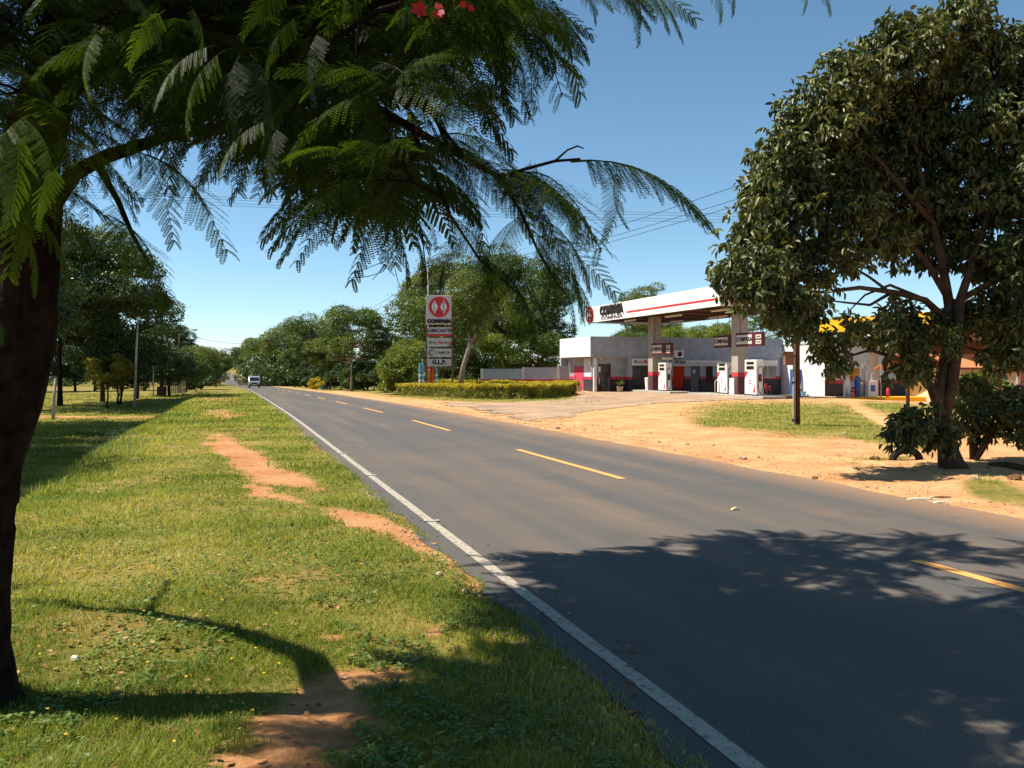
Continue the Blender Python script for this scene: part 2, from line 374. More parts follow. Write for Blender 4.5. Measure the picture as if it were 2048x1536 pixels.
# raised joint strips lying across the edge line
for i, s in enumerate((9.05, 13.25, 16.9)):
    p = LS(2.06, s); o = MB().box(-.085, .085, -.022, .022, 0, .012).build('joint_strip', mat('pale_cement', (.5, .46, .38), .9, var=.3, scale=20), bevel=.004)
    o.location = (p[0], p[1], float(prof(s))+.006); o.rotation_euler = (0, 0, TH-.12)
    tag(o, ['pale raised strip across the white edge line, nearest the camera', 'pale raised strip across the white edge line, middle one of three', 'pale raised strip across the white edge line, farthest of three'][i], 'road strip', 'raised strips across the edge line')

# paved drive and forecourt
def poly_sheet(name, uvs, dz, m, res=.5):
    pts = [ground_at(u, v)[:2] for u, v in uvs]
    from mathutils.geometry import tessellate_polygon
    xs = [p[0] for p in pts]; ys = [p[1] for p in pts]
    gx_ = np.arange(min(xs), max(xs), res); gy_ = np.arange(min(ys), max(ys), res)
    X, Y = np.meshgrid(gx_, gy_)
    def inside(x, y):
        c = np.zeros_like(x, bool); n = len(pts)
        for i in range(n):
            x1, y1 = pts[i]; x2, y2 = pts[(i+1) % n]
            c ^= ((y1 > y) != (y2 > y)) & (x < (x2-x1)*(y-y1)/(y2-y1+1e-9)+x1)
        return c
    jx = (fbm(X*.9, Y*.9, 77)-.5)*1.3 + (fbm(X*6, Y*6, 78)-.5)*.9; ins = inside(X+jx, Y+jx)
    Lx, sx_ = toLS(X, Y); ins &= Lx > RL1-.02
    nr, nc = X.shape; idx = np.arange(nr*nc).reshape(nr, nc)
    ok = ins[:-1, :-1] & ins[1:, 1:] & ins[:-1, 1:] & ins[1:, :-1]
    q = np.stack([idx[:-1, :-1], idx[:-1, 1:], idx[1:, 1:], idx[1:, :-1]], -1)[ok]
    used = np.unique(q); remap = -np.ones(nr*nc, int); remap[used] = np.arange(len(used))
    P = np.stack([X.ravel(), Y.ravel(), H(X.ravel(), Y.ravel())+dz], -1)[used]
    return tag(mesh_np(name, P, remap[q], 4, m), kind='structure')
dm_ = bpy.data.materials.new('dusty_pavement'); nt, N, Lk = nodes_of(dm_); b = N['Principled BSDF']; b.inputs['Roughness'].default_value = .9
geo = N.new('ShaderNodeNewGeometry'); a1 = noise(.5, 7); a2 = noise(12, 6, .8)
c1 = ramp(a1.outputs[0], [(.35, (.30, .20, .125)), (.52, (.42, .27, .16)), (.68, (.56, .35, .19))])
c2 = ramp(a2.outputs[0], [(.3, (.75, .75, .75)), (.7, (1, 1, 1))])
mx = N.new('ShaderNodeMix'); mx.data_type = 'RGBA'; mx.blend_type = 'MULTIPLY'; mx.inputs[0].default_value = 1
Lk.new(c1.outputs[0], mx.inputs[6]); Lk.new(c2.outputs[0], mx.inputs[7]); Lk.new(mx.outputs[2], b.inputs['Base Color'])
poly_sheet('driveway', [(870, 806), (1075, 846), (1180, 822), (1330, 806), (1500, 799), (1640, 797), (1700, 787.5), (1400, 784.5), (1170, 784), (1130, 800), (1000, 806)], .018, dm_, .085)

# ------------------------------------------------------------------ leaves and trees
def rot_frames(n, dirs, roll, rng):
    d = dirs/np.linalg.norm(dirs, axis=1, keepdims=True)
    up = np.tile([0, 0, 1.0], (n, 1)); bad = np.abs(d[:, 2]) > .97; up[bad] = [1, 0, 0]
    s = np.cross(d, up); s /= np.linalg.norm(s, axis=1, keepdims=True); t = np.cross(s, d)
    c = np.cos(roll)[:, None]; q = np.sin(roll)[:, None]
    return d, s*c + t*q, -s*q + t*c          # length, width, normal
def leaves(pos, dirs, length, width, rng, fold=.25, two=False, curl=.15, rollsd=.5):
    n = len(pos); roll = rng.normal(0, rollsd, n)
    d, s, t = rot_frames(n, dirs, roll, rng)
    l = (length*rng.uniform(.7, 1.25, n))[:, None]; w = (width*rng.uniform(.75, 1.2, n))[:, None]
    if two:
        P = np.stack([pos, pos+d*l*.32+s*w*.5+t*w*fold, pos+d*l*.7+s*w*.36+t*w*fold-t*l*curl*.4, pos+d*l-t*l*curl,
                      pos+d*l*.7-s*w*.36+t*w*fold-t*l*curl*.4, pos+d*l*.32-s*w*.5+t*w*fold], 1)
        b = np.arange(n)[:, None]*6
        Q = np.concatenate([b+np.array([0, 1, 2, 3]), b+np.array([0, 3, 4, 5])], 1).reshape(-1, 4)
        r = np.repeat(rng.random(n), 2)
    else:
        P = np.stack([pos, pos+d*l*.45+s*w*.5, pos+d*l-t*l*curl, pos+d*l*.45-s*w*.5], 1)
        Q = (np.arange(n)[:, None]*4+np.arange(4)); r = rng.random(n)
    return P.reshape(-1, 3), Q, r
def in_ball(n, rng, shell=.5):
    v = rng.normal(size=(n, 3)); v /= np.linalg.norm(v, axis=1, keepdims=True)
    return v*(rng.random(n)**(1/3)*(1-shell)+shell*rng.uniform(.75, 1.0, n))[:, None]
bark = mat('bark_brown', (.085, .055, .038), .9, .1, .5, 5, bump=.9, bscale=14)
bark_pale = mat('bark_pale', (.42, .34, .26), .9, .1, .4, 4, bump=.6, bscale=14)
bark_dark = mat('bark_dark', (.022, .012, .009), .95, .08, .7, 9, bump=1.0, bscale=16)
L_MID = leafmat('foliage_mid', [(.15, (.030, .058, .011)), (.5, (.078, .125, .022)), (.85, (.17, .22, .040))], .30)
L_DARK = leafmat('foliage_dark', [(.15, (.016, .034, .009)), (.5, (.042, .074, .017)), (.85, (.10, .14, .030))], .22)
L_OLIVE = leafmat('foliage_olive', [(.15, (.045, .066, .012)), (.5, (.115, .145, .028)), (.85, (.22, .23, .055))], .30)
L_BRIGHT = leafmat('foliage_bright', [(.15, (.06, .085, .012)), (.5, (.14, .19, .025)), (.85, (.26, .30, .05))], .35)
L_GOLD = leafmat('foliage_gold', [(.1, (.35, .20, .015)), (.5, (.65, .42, .02)), (.9, (.8, .58, .05))], .35)

def crown_mesh(seed, w, h, zb, nclump, nleaf, leaf, spread=.30, flat=1.0, trunk_r=.16, lean=0, stems=1, open_=0.0):
    """crown (leaf mesh arrays) and trunk MB in local metres; base at origin; crown between zb and zb+h, width w"""
    rng = np.random.default_rng(seed); rr = random.Random(seed)
    cz = zb+h*.5
    C = in_ball(nclump, rng, .62)*np.array([w*.42, w*.42, h*.42]) + np.array([lean, 0, cz])
    C[:, 2] += (rng.random(nclump)-.5)*h*.12
    R = rng.uniform(.6, 1.3, nclump)*w*spread*.5
    wgt = R**2; per = rng.multinomial(nleaf, wgt/wgt.sum())
    P = []; D = []
    for c, r, k in zip(C, R, per):
        v = in_ball(k, rng, .75); v[:, 2] = v[:, 2]*.75 + .1
        v[:, 2] = np.where(v[:, 2] < -.35, v[:, 2]*.6, v[:, 2])
        stray = np.where(rng.random(k) < .16, rng.uniform(1.0, 1.45, k), 1.0)
        p = c + v*r*np.array([1, 1, .8*flat])*stray[:, None]
        P.append(p); d = v + rng.normal(0, .55, (k, 3)); d[:, 2] -= .35; D.append(d)
    P = np.concatenate(P); D = np.concatenate(D)
    V, Q, rn = leaves(P, D, leaf, leaf*.55, rng, rollsd=1.0)
    T = MB(); tops = []
    for k in range(stems):
        ox = (k-(stems-1)/2)*trunk_r*2.4; top = np.array([lean*.6+ox*2, rng.normal(0, .1), zb+h*.35])
        pts = [(ox*.3, 0, -.15), (ox*.6+rr.uniform(-.1, .1), 0, zb*.35), (ox+lean*.3+rr.uniform(-.15, .15), 0, zb*.8), tuple(top)]
        T.tube(pts, [trunk_r*1.35, trunk_r, trunk_r*.85, trunk_r*.5], 8, rough=.15, seed=seed); tops.append(top)
    for c, r in zip(C, R):
        top = tops[rr.randrange(len(tops))]; a = top*.6 + np.array([0, 0, zb*.3]) if c[2] < top[2] else top
        mid = (a+c)/2 + rng.normal(0, .06*w, 3)*.5; mid[2] -= .03*h
        T.tube([tuple(a), tuple(mid), tuple(c)], [trunk_r*.4, trunk_r*.22, trunk_r*.08], 5, cap=False)
    return V, Q, rn, T
def place_tree(name, label, spec, u, z, scale=1, rz=0, leafm=None, barkm=None, group=None, base=None, cat='tree', cache={}):
    x = (u-CX)*z/F; key = (spec[0], leafm.name)
    root = thing(name, label, cat, (x, z, Hs(x, z)-.03 if base is None else base), rz, group); root.scale = (scale, scale, scale)
    if key in cache:
        cm, tm = cache[key]
        c = bpy.data.objects.new('crown', cm); t = bpy.data.objects.new('trunk', tm)
        for o in (c, t): COL.objects.link(o); o.parent = root
    else:
        V, Q, rn, T = crown_mesh(**spec[1]); c = mesh_np('crown', V, Q, 4, leafm, root, rn); t = T.build('trunk', barkm or bark, root, smooth=True)
        cache[key] = (c.data, t.data)
    return root
SP = {
 'broad': ('broad', dict(seed=11, w=9, h=7.5, zb=2.2, nclump=46, nleaf=30000, leaf=.20)),
 'tall':  ('tall', dict(seed=12, w=9.5, h=10.5, zb=3.6, nclump=44, nleaf=32000, leaf=.20, spread=.27)),
 'round': ('round', dict(seed=13, w=6, h=5.2, zb=1.9, nclump=34, nleaf=24000, leaf=.17, trunk_r=.12)),
 'low':   ('low', dict(seed=14, w=6.5, h=4.2, zb=.9, nclump=34, nleaf=22000, leaf=.17, stems=3, trunk_r=.08)),
 'wisp':  ('wisp', dict(seed=15, w=8, h=6.5, zb=3.0, nclump=30, nleaf=15000, leaf=.18, spread=.24)),
 'bush':  ('bush', dict(seed=16, w=3.6, h=2.6, zb=.1, nclump=26, nleaf=12000, leaf=.15, stems=3, trunk_r=.05)),
 'vast':  ('vast', dict(seed=17, w=12, h=10.5, zb=3.2, nclump=60, nleaf=42000, leaf=.22, spread=.26)),
}
T_ = place_tree
for i_, (u_, z_) in enumerate([(-800, 17), (-370, 23.5), (-150, 31), (-13, 40), (-570, 20.2), (-245, 27), (-68, 35.5), (-860, 14)]):
    T_('broadleaf_tree', 'tree at the left picture edge shading the ditch, %s from the camera' % ['second', 'fourth', 'sixth', 'farthest', 'third', 'fifth', 'seventh', 'nearest'][i_], SP['tall'], u_, z_, .84, .3+i_*1.7, L_DARK, bark_dark, 'trees shading the ditch')
for i_, (u_, z_, k_) in enumerate([(20, 88, 'broad'), (90, 96, 'broad'), (150, 92, 'low'), (190, 100, 'broad'), (245, 104, 'low'), (290, 98, 'low'), (325, 112, 'broad'), (-40, 84, 'low')]):
    T_('broadleaf_tree', 'tree of the back row closing the left horizon, %s from the left edge' % ['second', 'third', 'fourth', 'fifth', 'sixth', 'seventh', 'eighth', 'first'][i_], SP[k_], u_, z_, .95, i_*1.3, L_DARK, bark_dark, 'back row of trees at left')
for i_, (u_, z_, sc_, lf_) in enumerate([(545, 205, 1.6, L_DARK), (570, 180, 1.5, L_MID), (600, 150, 1.4, L_DARK), (622, 125, 1.2, L_DARK), (655, 108, 1.2, L_DARK), (682, 98, 1.1, L_DARK), (705, 91, .95, L_MID), (728, 88, 1.0, L_DARK), (748, 84, 1.0, L_DARK), (520, 250, 2.0, L_DARK), (500, 310, 2.5, L_MID), (612, 142, 1.5, L_DARK), (670, 122, 1.6, L_DARK), (735, 104, 1.5, L_DARK)]):
    T_('bush', 'dark undergrowth bush right of the road, number %s counted from the van' % ['three', 'four', 'five', 'six', 'eight', 'ten', 'eleven', 'twelve', 'fourteen', 'two', 'one', 'seven', 'nine', 'thirteen'][i_], SP['bush'], u_, z_, sc_, i_*2.1, lf_, None, 'undergrowth right of the road', cat='bush')
T_('broadleaf_tree', 'big dark tree outside the frame at left, its crown edge behind the near trunk', SP['vast'], -390, 27, .95, .3, L_DARK, bark_dark)
T_('broadleaf_tree', 'second big dark tree at the left picture edge beyond the ditch', SP['vast'], -60, 45, .9, 1.3, L_DARK, bark_dark)
T_('broadleaf_tree', 'tall dark tree rising right behind the near trunk over the pale leaning post', SP['vast'], 120, 60, 1.0, 2.2, L_DARK, bark_dark)
T_('broadleaf_tree', 'tall olive tree standing behind the thin grey lamp pole on the left verge', SP['tall'], 205, 64, .98, .9, L_OLIVE)
T_('broadleaf_tree', 'thin feathery tree behind the brown utility pole on the left', SP['wisp'], 272, 67, 1.0, .4, L_MID)
T_('broadleaf_tree', 'dark low tree filling the gap left of the brown utility pole', SP['low'], 240, 62, 1.0, 1.0, L_DARK)
T_('flowering_tree', 'small tree with faded yellow blossom in the shade behind the lamp pole', SP['round'], 215, 59, .55, .4, leafmat('foliage_yellowish', [(.2, (.05, .07, .01)), (.5, (.16, .16, .02)), (.85, (.42, .33, .03))], .3))
T_('broadleaf_tree', 'small dark round tree between the brown utility pole and the street light', SP['low'], 338, 72, .82, 2.5, L_DARK)
T_('broadleaf_tree', 'dark tree leaning over the foot of the street light at left', SP['low'], 372, 84, .80, .2, L_MID)
T_('broadleaf_tree', 'round green tree right of the street light on the left roadside', SP['broad'], 402, 108, .60, .2, L_OLIVE)
T_('bush', 'low dark bush at the foot of the round roadside tree on the left', SP['bush'], 392, 92, .72, 1, L_DARK, cat='bush')
T_('broadleaf_tree', 'small round tree nearest the bend on the left side of the road', SP['round'], 432, 150, .95, .8, L_MID)
T_('broadleaf_tree', 'last tree on the left before the road climbs', SP['round'], 415, 190, 1.2, 1.9, L_DARK)
# right of the road, from far to near
T_('broadleaf_tree', 'dark tree where the road disappears at the bend, right side', SP['round'], 488, 340, 1.85, 0, L_DARK)
T_('broadleaf_tree', 'olive tree behind the light van on the right of the bend', SP['broad'], 513, 305, 1.6, 1, L_OLIVE)
T_('broadleaf_tree', 'thin topped tree just right of the van in the distance', SP['wisp'], 528, 250, 1.5, 2, L_MID)
T_('flowering_tree', 'small tree with a bright yellow blossom top beside the road', SP['round'], 530, 228, 1.0, 2, L_OLIVE)
T_('broadleaf_tree', 'olive tree behind the yellow blossom on the right roadside', SP['broad'], 578, 180, 1.38, 2.7, L_OLIVE)
T_('broadleaf_tree', 'dense roadside tree whose shade reaches down to the right kerb', SP['low'], 560, 205, 1.45, .5, L_OLIVE)
T_('broadleaf_tree', 'wispy topped tall tree left of the big round crowned tree', SP['wisp'], 622, 136, 1.30, 3.0, L_MID)
T_('broadleaf_tree', 'olive tree with a pale thin trunk at the right kerb', SP['round'], 590, 152, 1.05, 1.2, L_MID, bark_pale)
T_('broadleaf_tree', 'spreading tree with a pale forked trunk over the dark yard entrance', SP['round'], 660, 104, 1.02, 2.1, L_OLIVE, bark_pale)
T_('broadleaf_tree', 'round crowned tree standing highest left of the sign tower', SP['broad'], 703, 87, .93, 1.0, L_MID, bark_pale)
T_('broadleaf_tree', 'dark tree in the second row behind the round crowned tree', SP['broad'], 645, 140, 1.08, .1, L_DARK)
T_('broadleaf_tree', 'dark hill tree seen between the round crowned tree and the sign tower', SP['broad'], 800, 118, .80, .6, L_DARK)
T_('broadleaf_tree', 'bright green tree right behind the left post of the sign tower', SP['low'], 822, 84, .95, .6, L_BRIGHT)
T_('bush', 'wide glossy bush left of the yellow hedge', SP['bush'], 800, 66, 1.15, 1.7, L_BRIGHT, cat='bush')
T_('bush', 'dark shaded bush behind the left end of the hedge', SP['bush'], 772, 72, .9, 2.9, L_DARK, cat='bush')
T_('broadleaf_tree', 'tallest olive tree behind the sign tower', SP['vast'], 893, 98, 1.13, 4.0, L_OLIVE)
T_('broadleaf_tree', 'airy blue green tree just left of the sign tower top', SP['wisp'], 862, 92, 1.28, 1.1, L_MID)
T_('broadleaf_tree', 'tall dark tree right of the sign tower behind the grey wall', SP['vast'], 1015, 90, 1.10, 1.4, L_MID)
T_('broadleaf_tree', 'dense glossy tree directly behind the banded boundary wall', SP['tall'], 1000, 78, .72, 2.4, L_BRIGHT)
T_('broadleaf_tree', 'dark tree filling the corner between boundary wall and shop', SP['tall'], 1085, 82, .80, 5, L_DARK)
T_('broadleaf_tree', 'dark low tree behind the hedge and the slanting pale trunk', SP['low'], 900, 80, .95, 3.5, L_DARK)
T_('broadleaf_tree', 'dark filler tree between the slanting trunk and the wall end', SP['low'], 958, 86, 1.1, .5, L_DARK)
T_('broadleaf_tree', 'dark low tree behind the boundary wall nearest the shop', SP['low'], 1060, 77, 1.05, 1.5, L_MID)
T_('broadleaf_tree', 'single tall tree with a small crown above the shop roof', SP['tall'], 1290, 112, 1.02, 1.1, L_OLIVE)
T_('broadleaf_tree', 'bright green tree line top behind the office roof, left one', SP['broad'], 1350, 104, .80, 2.2, L_BRIGHT)
T_('broadleaf_tree', 'bright green tree behind the office roof between the two columns', SP['broad'], 1425, 98, .80, 3.3, L_BRIGHT)
T_('broadleaf_tree', 'grey green airy tree behind the right end of the office roof', SP['wisp'], 1515, 92, .96, .3, L_MID)
T_('broadleaf_tree', 'small tree seen through the gap under the far canopy end', SP['broad'], 1262, 96, .70, .9, L_MID)
T_('broadleaf_tree', 'tree behind the white building under the yellow canopy', SP['broad'], 1690, 86, .80, 1.9, L_MID)
T_('broadleaf_tree', 'tree behind the yellow canopy half hidden by the big right tree', SP['broad'], 1810, 80, .80, .6, L_BRIGHT)
T_('broadleaf_tree', 'dark tree behind the tiled house at the right picture edge', SP['tall'], 2080, 70, .8, .6, L_DARK)
T_('bush', 'round clipped green bush before the tiled house', SP['bush'], 1968, 43, .68, .6, L_BRIGHT, cat='bush')
# slanting pale trunk: the leaning tree behind the hedge
lt = thing('leaning_tree', 'tree with a pale slanting bare trunk behind the hedge right of the sign tower', 'tree', (0, 0, 0))
tp = [W(918, 785, 66), W(926, 735, 66), (W(940, 690, 66)), W(936, 640, 67), W(928, 590, 68)]
MB().tube([tuple(p) for p in tp], [.24, .19, .17, .11, .06], 9, rough=.2).tube([tuple(tp[2]), tuple(W(958, 660, 66)), tuple(W(975, 625, 66))], [.11, .07, .04], 7).build('trunk', mat('bark_greyish', (.25, .20, .155), .9, .1, .4, 4, bump=.6, bscale=14), lt, smooth=True)
rng = np.random.default_rng(5); Ps = []
for (u, v, r, n) in [(930, 580, 1.7, 2600), (965, 615, 1.5, 2000), (905, 620, 1.3, 1600), (950, 660, 1.0, 900), (985, 580, 1.2, 1500), (915, 655, .9, 700)]:
    Ps.append(W(u, v, 67) + in_ball(n, rng, .5)*r)
Ps = np.concatenate(Ps); V, Q, rn = leaves(Ps, rng.normal(size=Ps.shape)+[0, 0, -.4], .2, .1, rng, rollsd=1)
mesh_np('crown', V, Q, 4, L_OLIVE, lt, rn)
# yellow blossom clusters as part of the flowering tree
for o in list(bpy.data.objects):
    if o.get('label', '').startswith('small tree with a bright yellow blossom'):
        r2 = np.random.default_rng(3); p = in_ball(1700, r2, .3)*[1.9, 1.9, 1.0] + [0.2, -1.2, 5.9]
        V, Q, rn = leaves(p, r2.normal(size=p.shape), .26, .2, r2, rollsd=1); mesh_np('blossom', V, Q, 4, L_GOLD, o, rn)
# far woodland as one mass
rng = np.random.default_rng(77); Ps = []
for i in range(300):
    u = rng.uniform(-200, 2300); 
    if rng.random() < .35: u = rng.uniform(380, 640)
    z = rng.uniform(170, 230) if not (425 < u < 500) else rng.uniform(440, 620)
    if 425 < u < 500: u = 400 + rng.random()*130
    x = (u-CX)*z/F; hgt = rng.uniform(4.5, 8.0)*(1.5 if z > 400 else .9); w = rng.uniform(3, 5.5)*(1.5 if z > 400 else 1)
    c = np.array([x, z, Hs(x, z)+hgt*.5]); k = 700
    Ps.append(c + in_ball(k, rng, .8)*[w, w, hgt*.55])
Ps = np.concatenate(Ps); V, Q, rn = leaves(Ps, rng.normal(size=Ps.shape), .55, .36, rng, rollsd=1)
tag(mesh_np('far_woodland', V, Q, 4, L_DARK, None, rn), 'distant mass of trees along the horizon', 'woodland', kind='stuff')

# ------------------------------------------------------------------ the big broadleaf tree on the right
RT = thing('broadleaf_tree', 'big glossy leaved tree with a forked trunk on the sandy verge at right', 'tree', tuple(W(1903, 935, 14.4)[:2])+(0,))
RTL = np.array(RT.location)
def rel(p): return tuple(np.array(p)-RTL)
lobes = [(1500, 560, 13.2, 62, 62), (1575, 590, 13.4, 75, 50), (1530, 500, 14, 75, 55), (1560, 420, 14.2, 85, 75), (1585, 335, 14.4, 80, 75), (1640, 255, 14.4, 85, 75), (1715, 175, 14.4, 85, 70), (1800, 115, 14.5, 85, 70),
         (1890, 70, 14.6, 75, 65), (1975, 130, 14.6, 80, 70), (2060, 150, 14.6, 90, 80), (1700, 330, 15.2, 95, 80), (1800, 250, 15.4, 110, 90), (1900, 220, 15, 110, 90), (2030, 270, 14.4, 110, 90), (1670, 440, 14.6, 80, 60),
         (1790, 400, 15.6, 110, 70), (1930, 380, 15.2, 110, 80), (2080, 400, 14, 90, 80), (2110, 520, 13.8, 100, 80), (1750, 500, 14.6, 75, 40), (1880, 480, 15.4, 90, 55), (1995, 500, 15, 90, 60), (2060, 620, 14.2, 90, 55),
         (1640, 520, 14.0, 60, 45), (1815, 630, 14.3, 62, 28), (1850, 675, 14.3, 70, 34), (1745, 672, 14, 56, 26), (1672, 712, 13.8, 22, 30), (1830, 735, 14.1, 34, 18), (1950, 640, 15, 75, 40), (2030, 700, 14.4, 75, 45),
         (1600, 630, 13.3, 25, 40), (2150, 300, 14, 100, 120), (1835, 842, 14.0, 34, 14), (1812, 862, 13.9, 20, 8), (1880, 872, 14.0, 10, 6)]
TM = MB()
U = lambda u, v, z: rel(W(u, v, z))
TM.tube([U(1908, 945, 14.4), U(1903, 925, 14.4), U(1894, 890, 14.4), U(1884, 852, 14.4), U(1880, 835, 14.4)], [.27, .20, .155, .15, .15], 12, rough=.18, seed=1)
limbs = [[(1884, 845, 14.4, .12), (1878, 780, 14.5, .11), (1895, 700, 14.6, .10), (1898, 610, 14.7, .085), (1880, 500, 14.8, .07), (1850, 400, 14.9, .055), (1830, 290, 14.8, .04), (1850, 170, 14.6, .025)],
         [(1884, 845, 14.4, .11), (1903, 780, 14.4, .10), (1915, 690, 14.4, .09), (1920, 600, 14.5, .075), (1960, 480, 14.5, .055), (2000, 350, 14.5, .04), (2010, 220, 14.5, .025)],
         [(1882, 830, 14.3, .09), (1862, 775, 14.2, .075), (1835, 740, 14.1, .06), (1790, 715, 14.0, .04), (1740, 700, 13.9, .025), (1690, 715, 13.8, .015)],
         [(1892, 640, 14.6, .07), (1850, 600, 14.4, .055), (1790, 585, 14.2, .045), (1720, 575, 13.9, .035), (1640, 585, 13.6, .025), (1540, 575, 13.3, .012)],
         [(1898, 600, 14.6, .06), (1850, 520, 14.5, .05), (1790, 460, 14.4, .04), (1700, 420, 14.3, .03), (1600, 400, 14.2, .02)],
         [(1870, 450, 14.8, .05), (1800, 370, 14.7, .04), (1730, 290, 14.6, .03), (1670, 230, 14.5, .018)],
         [(1920, 600, 14.5, .06), (1990, 560, 14.3, .05), (2070, 520, 14.1, .04), (2130, 450, 14, .03)],
         [(1780, 587, 14.2, .03), (1740, 610, 14.1, .022), (1690, 605, 14.0, .016), (1650, 600, 13.9, .01)],
         [(1800, 600, 14.2, .03), (1740, 555, 14.1, .022), (1700, 530, 14.0, .016), (1640, 520, 13.9, .01)],
         [(1840, 595, 14.4, .03), (1780, 570, 14.2, .024), (1730, 590, 14.1, .016), (1700, 620, 14.0, .01)],
         [(1884, 845, 14.4, .05), (1860, 860, 14.2, .03), (1825, 860, 14.0, .015)]]
limb_pts = []
for lb in limbs:
    TM.tube([U(u, v, z) for u, v, z, r in lb], [r for *_, r in lb], 8, rough=.15)
    for (a, b_) in zip(lb[:-1], lb[1:]):
        for t in (0, .33, .66): limb_pts.append(np.array(U(a[0]*(1-t)+b_[0]*t, a[1]*(1-t)+b_[1]*t, a[2]*(1-t)+b_[2]*t)))
limb_pts = np.array(limb_pts)
rng = np.random.default_rng(42); PP = []; DD = []; px14 = 14.4/F
for (u, v, z, ru, rv) in lobes:
    c = np.array(U(u, v, z)); ru *= px14; rv *= px14
    nsub = max(8, int(ru*rv*95)); subs = c + in_ball(nsub, rng, .35)*[ru*1.0, ru*1.15, rv*1.0]
    j = np.argmin(np.linalg.norm(limb_pts-c, axis=1)); a = limb_pts[j]
    mid = (a+c)/2 + rng.normal(0, .08, 3); TM.tube([tuple(a), tuple(mid), tuple(c)], [.028, .02, .012], 5, cap=False)
    for sc in subs:
        m1 = c*.6+sc*.4+rng.normal(0, .05, 3); TM.tube([tuple(c if rng.random() < .6 else mid), tuple(m1), tuple(sc)], [.012, .008, .004], 4, cap=False)
        for t in range(7):
            o = rng.normal(0, 1, 3); o /= np.linalg.norm(o); tip = sc + o*rng.uniform(.08, .30)
            k = rng.integers(7, 12); q = np.tile(tip, (k, 1)) + rng.normal(0, .035, (k, 3))
            d = rng.normal(0, .75, (k, 3)) + o*.35 + [0, 0, -.75]
            PP.append(q); DD.append(d)
PP = np.concatenate(PP); DD = np.concatenate(DD)
V, Q, rn = leaves(PP, DD, .135, .062, rng, fold=.22, two=True, curl=.22, rollsd=.8)
L_TREE = leafmat('glossy_leaf', [(.1, (.022, .034, .010)), (.45, (.072, .088, .024)), (.82, (.16, .17, .055)), (1.0, (.27, .25, .085))], .16, .46, .38)
mesh_np('crown', V, Q, 4, L_TREE, RT, rn)
TM.build('trunk', bark, RT, smooth=True)
# shrub behind it
SH = thing('shrub', 'dark shrub with thin stems right behind the foot of the big right tree', 'shrub', tuple(W(1945, 918, 15.6)[:2])+(0,))
SL = np.array(SH.location); sm_ = MB(); P = []
for (u, v, z, ru, rv) in [(1930, 830, 15.6, 45, 40), (1985, 820, 15.8, 55, 40), (2045, 850, 15, 45, 40), (1950, 780, 16, 35, 35), (2040, 800, 15.8, 50, 30), (2080, 870, 14.6, 40, 30), (1960, 860, 15.6, 35, 25)]:
    c = W(u, v, z)-SL; sm_.tube([(0, 0, -.1), (c[0]*.3, c[1]*.3, .45), tuple(c)], [.05, .035, .01], 6)
    for s in range(int(ru*rv/26)):
        tip = c + in_ball(1, rng, .6)[0]*[ru*px14, ru*px14*1.2, rv*px14]; k = 9
        P.append(np.tile(tip, (k, 1))+rng.normal(0, .05, (k, 3)))
P = np.concatenate(P); V, Q, rn = leaves(P, rng.normal(0, .8, P.shape)+[0, 0, -.6], .13, .058, rng, two=True, rollsd=.8)
mesh_np('foliage', V, Q, 4, L_TREE, SH, rn); sm_.build('stem', bark, SH, smooth=True)

# ------------------------------------------------------------------ the feathery tree over the camera
FT = thing('feathery_tree', 'near tree with feathery fern like leaves hanging over the road from the left', 'tree', (-2.72, 4.2, 0))
FL = np.array(FT.location)
def make_frond(seed, pairs, leaflets, wide, plen=.105, length=.42, strip_=False):
    r = np.random.default_rng(seed); P = []; D = []; LN = []; WD = []; axis_pts = []
    def rach(t): return np.array([length*t, 0, .05*math.sin(t*2.2) - .16*t*t*length/.42])
    V = []; Q = []
    def quad(a, b, c, d): n = len(V); V.extend([a, b, c, d]); Q.append((n, n+1, n+2, n+3))
    m = 7
    for i in range(m):                                  # rachis as a thin crossed ribbon
        a, b_ = rach(i/m), rach((i+1)/m); w = .0022*(1-.5*i/m)
        quad(a-[0, w, 0], b_-[0, w, 0], b_+[0, w, 0], a+[0, w, 0]); quad(a-[0, 0, w], b_-[0, 0, w], b_+[0, 0, w], a+[0, 0, w])
    for i in range(pairs):
        t = .12+.86*i/(pairs-1); o = rach(t); pl = plen*math.sin(math.pi*(.18+.80*(1-t)**.8*.62+.02))*1.05
        pl = plen*(.55+.45*math.sin(math.pi*min(1, t*1.25+.05)))*(1 if t < .75 else 1-.35*(t-.75)/.25)
        for sd in (-1, 1):
            hang = r.uniform(.25, .8); d = np.array([.42+.5*t, sd*(1-.35*hang), -.75*hang]); d /= np.linalg.norm(d)
            side = np.array([1., 0, 0])-d*d[0]; side /= np.linalg.norm(side); nrm = np.cross(d, side)
            if strip_:
                w = .0115
                for q in range(2):
                    a = o+d*pl*q/2-[0, 0, .012*q*q/2]; b_ = o+d*pl*(q+1)/2-[0, 0, .012*(q+1)**2/2]; w2 = w*(1 if q == 0 else .55)
                    quad(a-side*w*(.6 if q == 0 else 1), b_-side*w2, b_+side*w2, a+side*w*(.6 if q == 0 else 1))
                continue
            a = o; b_ = o+d*pl-[0, 0, .02]; quad(a-side*.0006, b_-side*.0004, b_+side*.0004, a+side*.0006)
            for k in range(leaflets):
                f = (k+.6)/leaflets; c = o+d*pl*f-np.array([0, 0, .02*f*f]); ll = .0125*(.7+.3*math.sin(math.pi*f))*(1 if f < .9 else .7)
                for s2 in (-1, 1):
                    e = side*s2*.93+d*.32-nrm*.12*r.uniform(-1, 1); wv = d*wide
                    quad(c, c+e*ll*.45+wv*.5, c+e*ll, c+e*ll*.45-wv*.5)
    return np.array(V), np.array(Q)
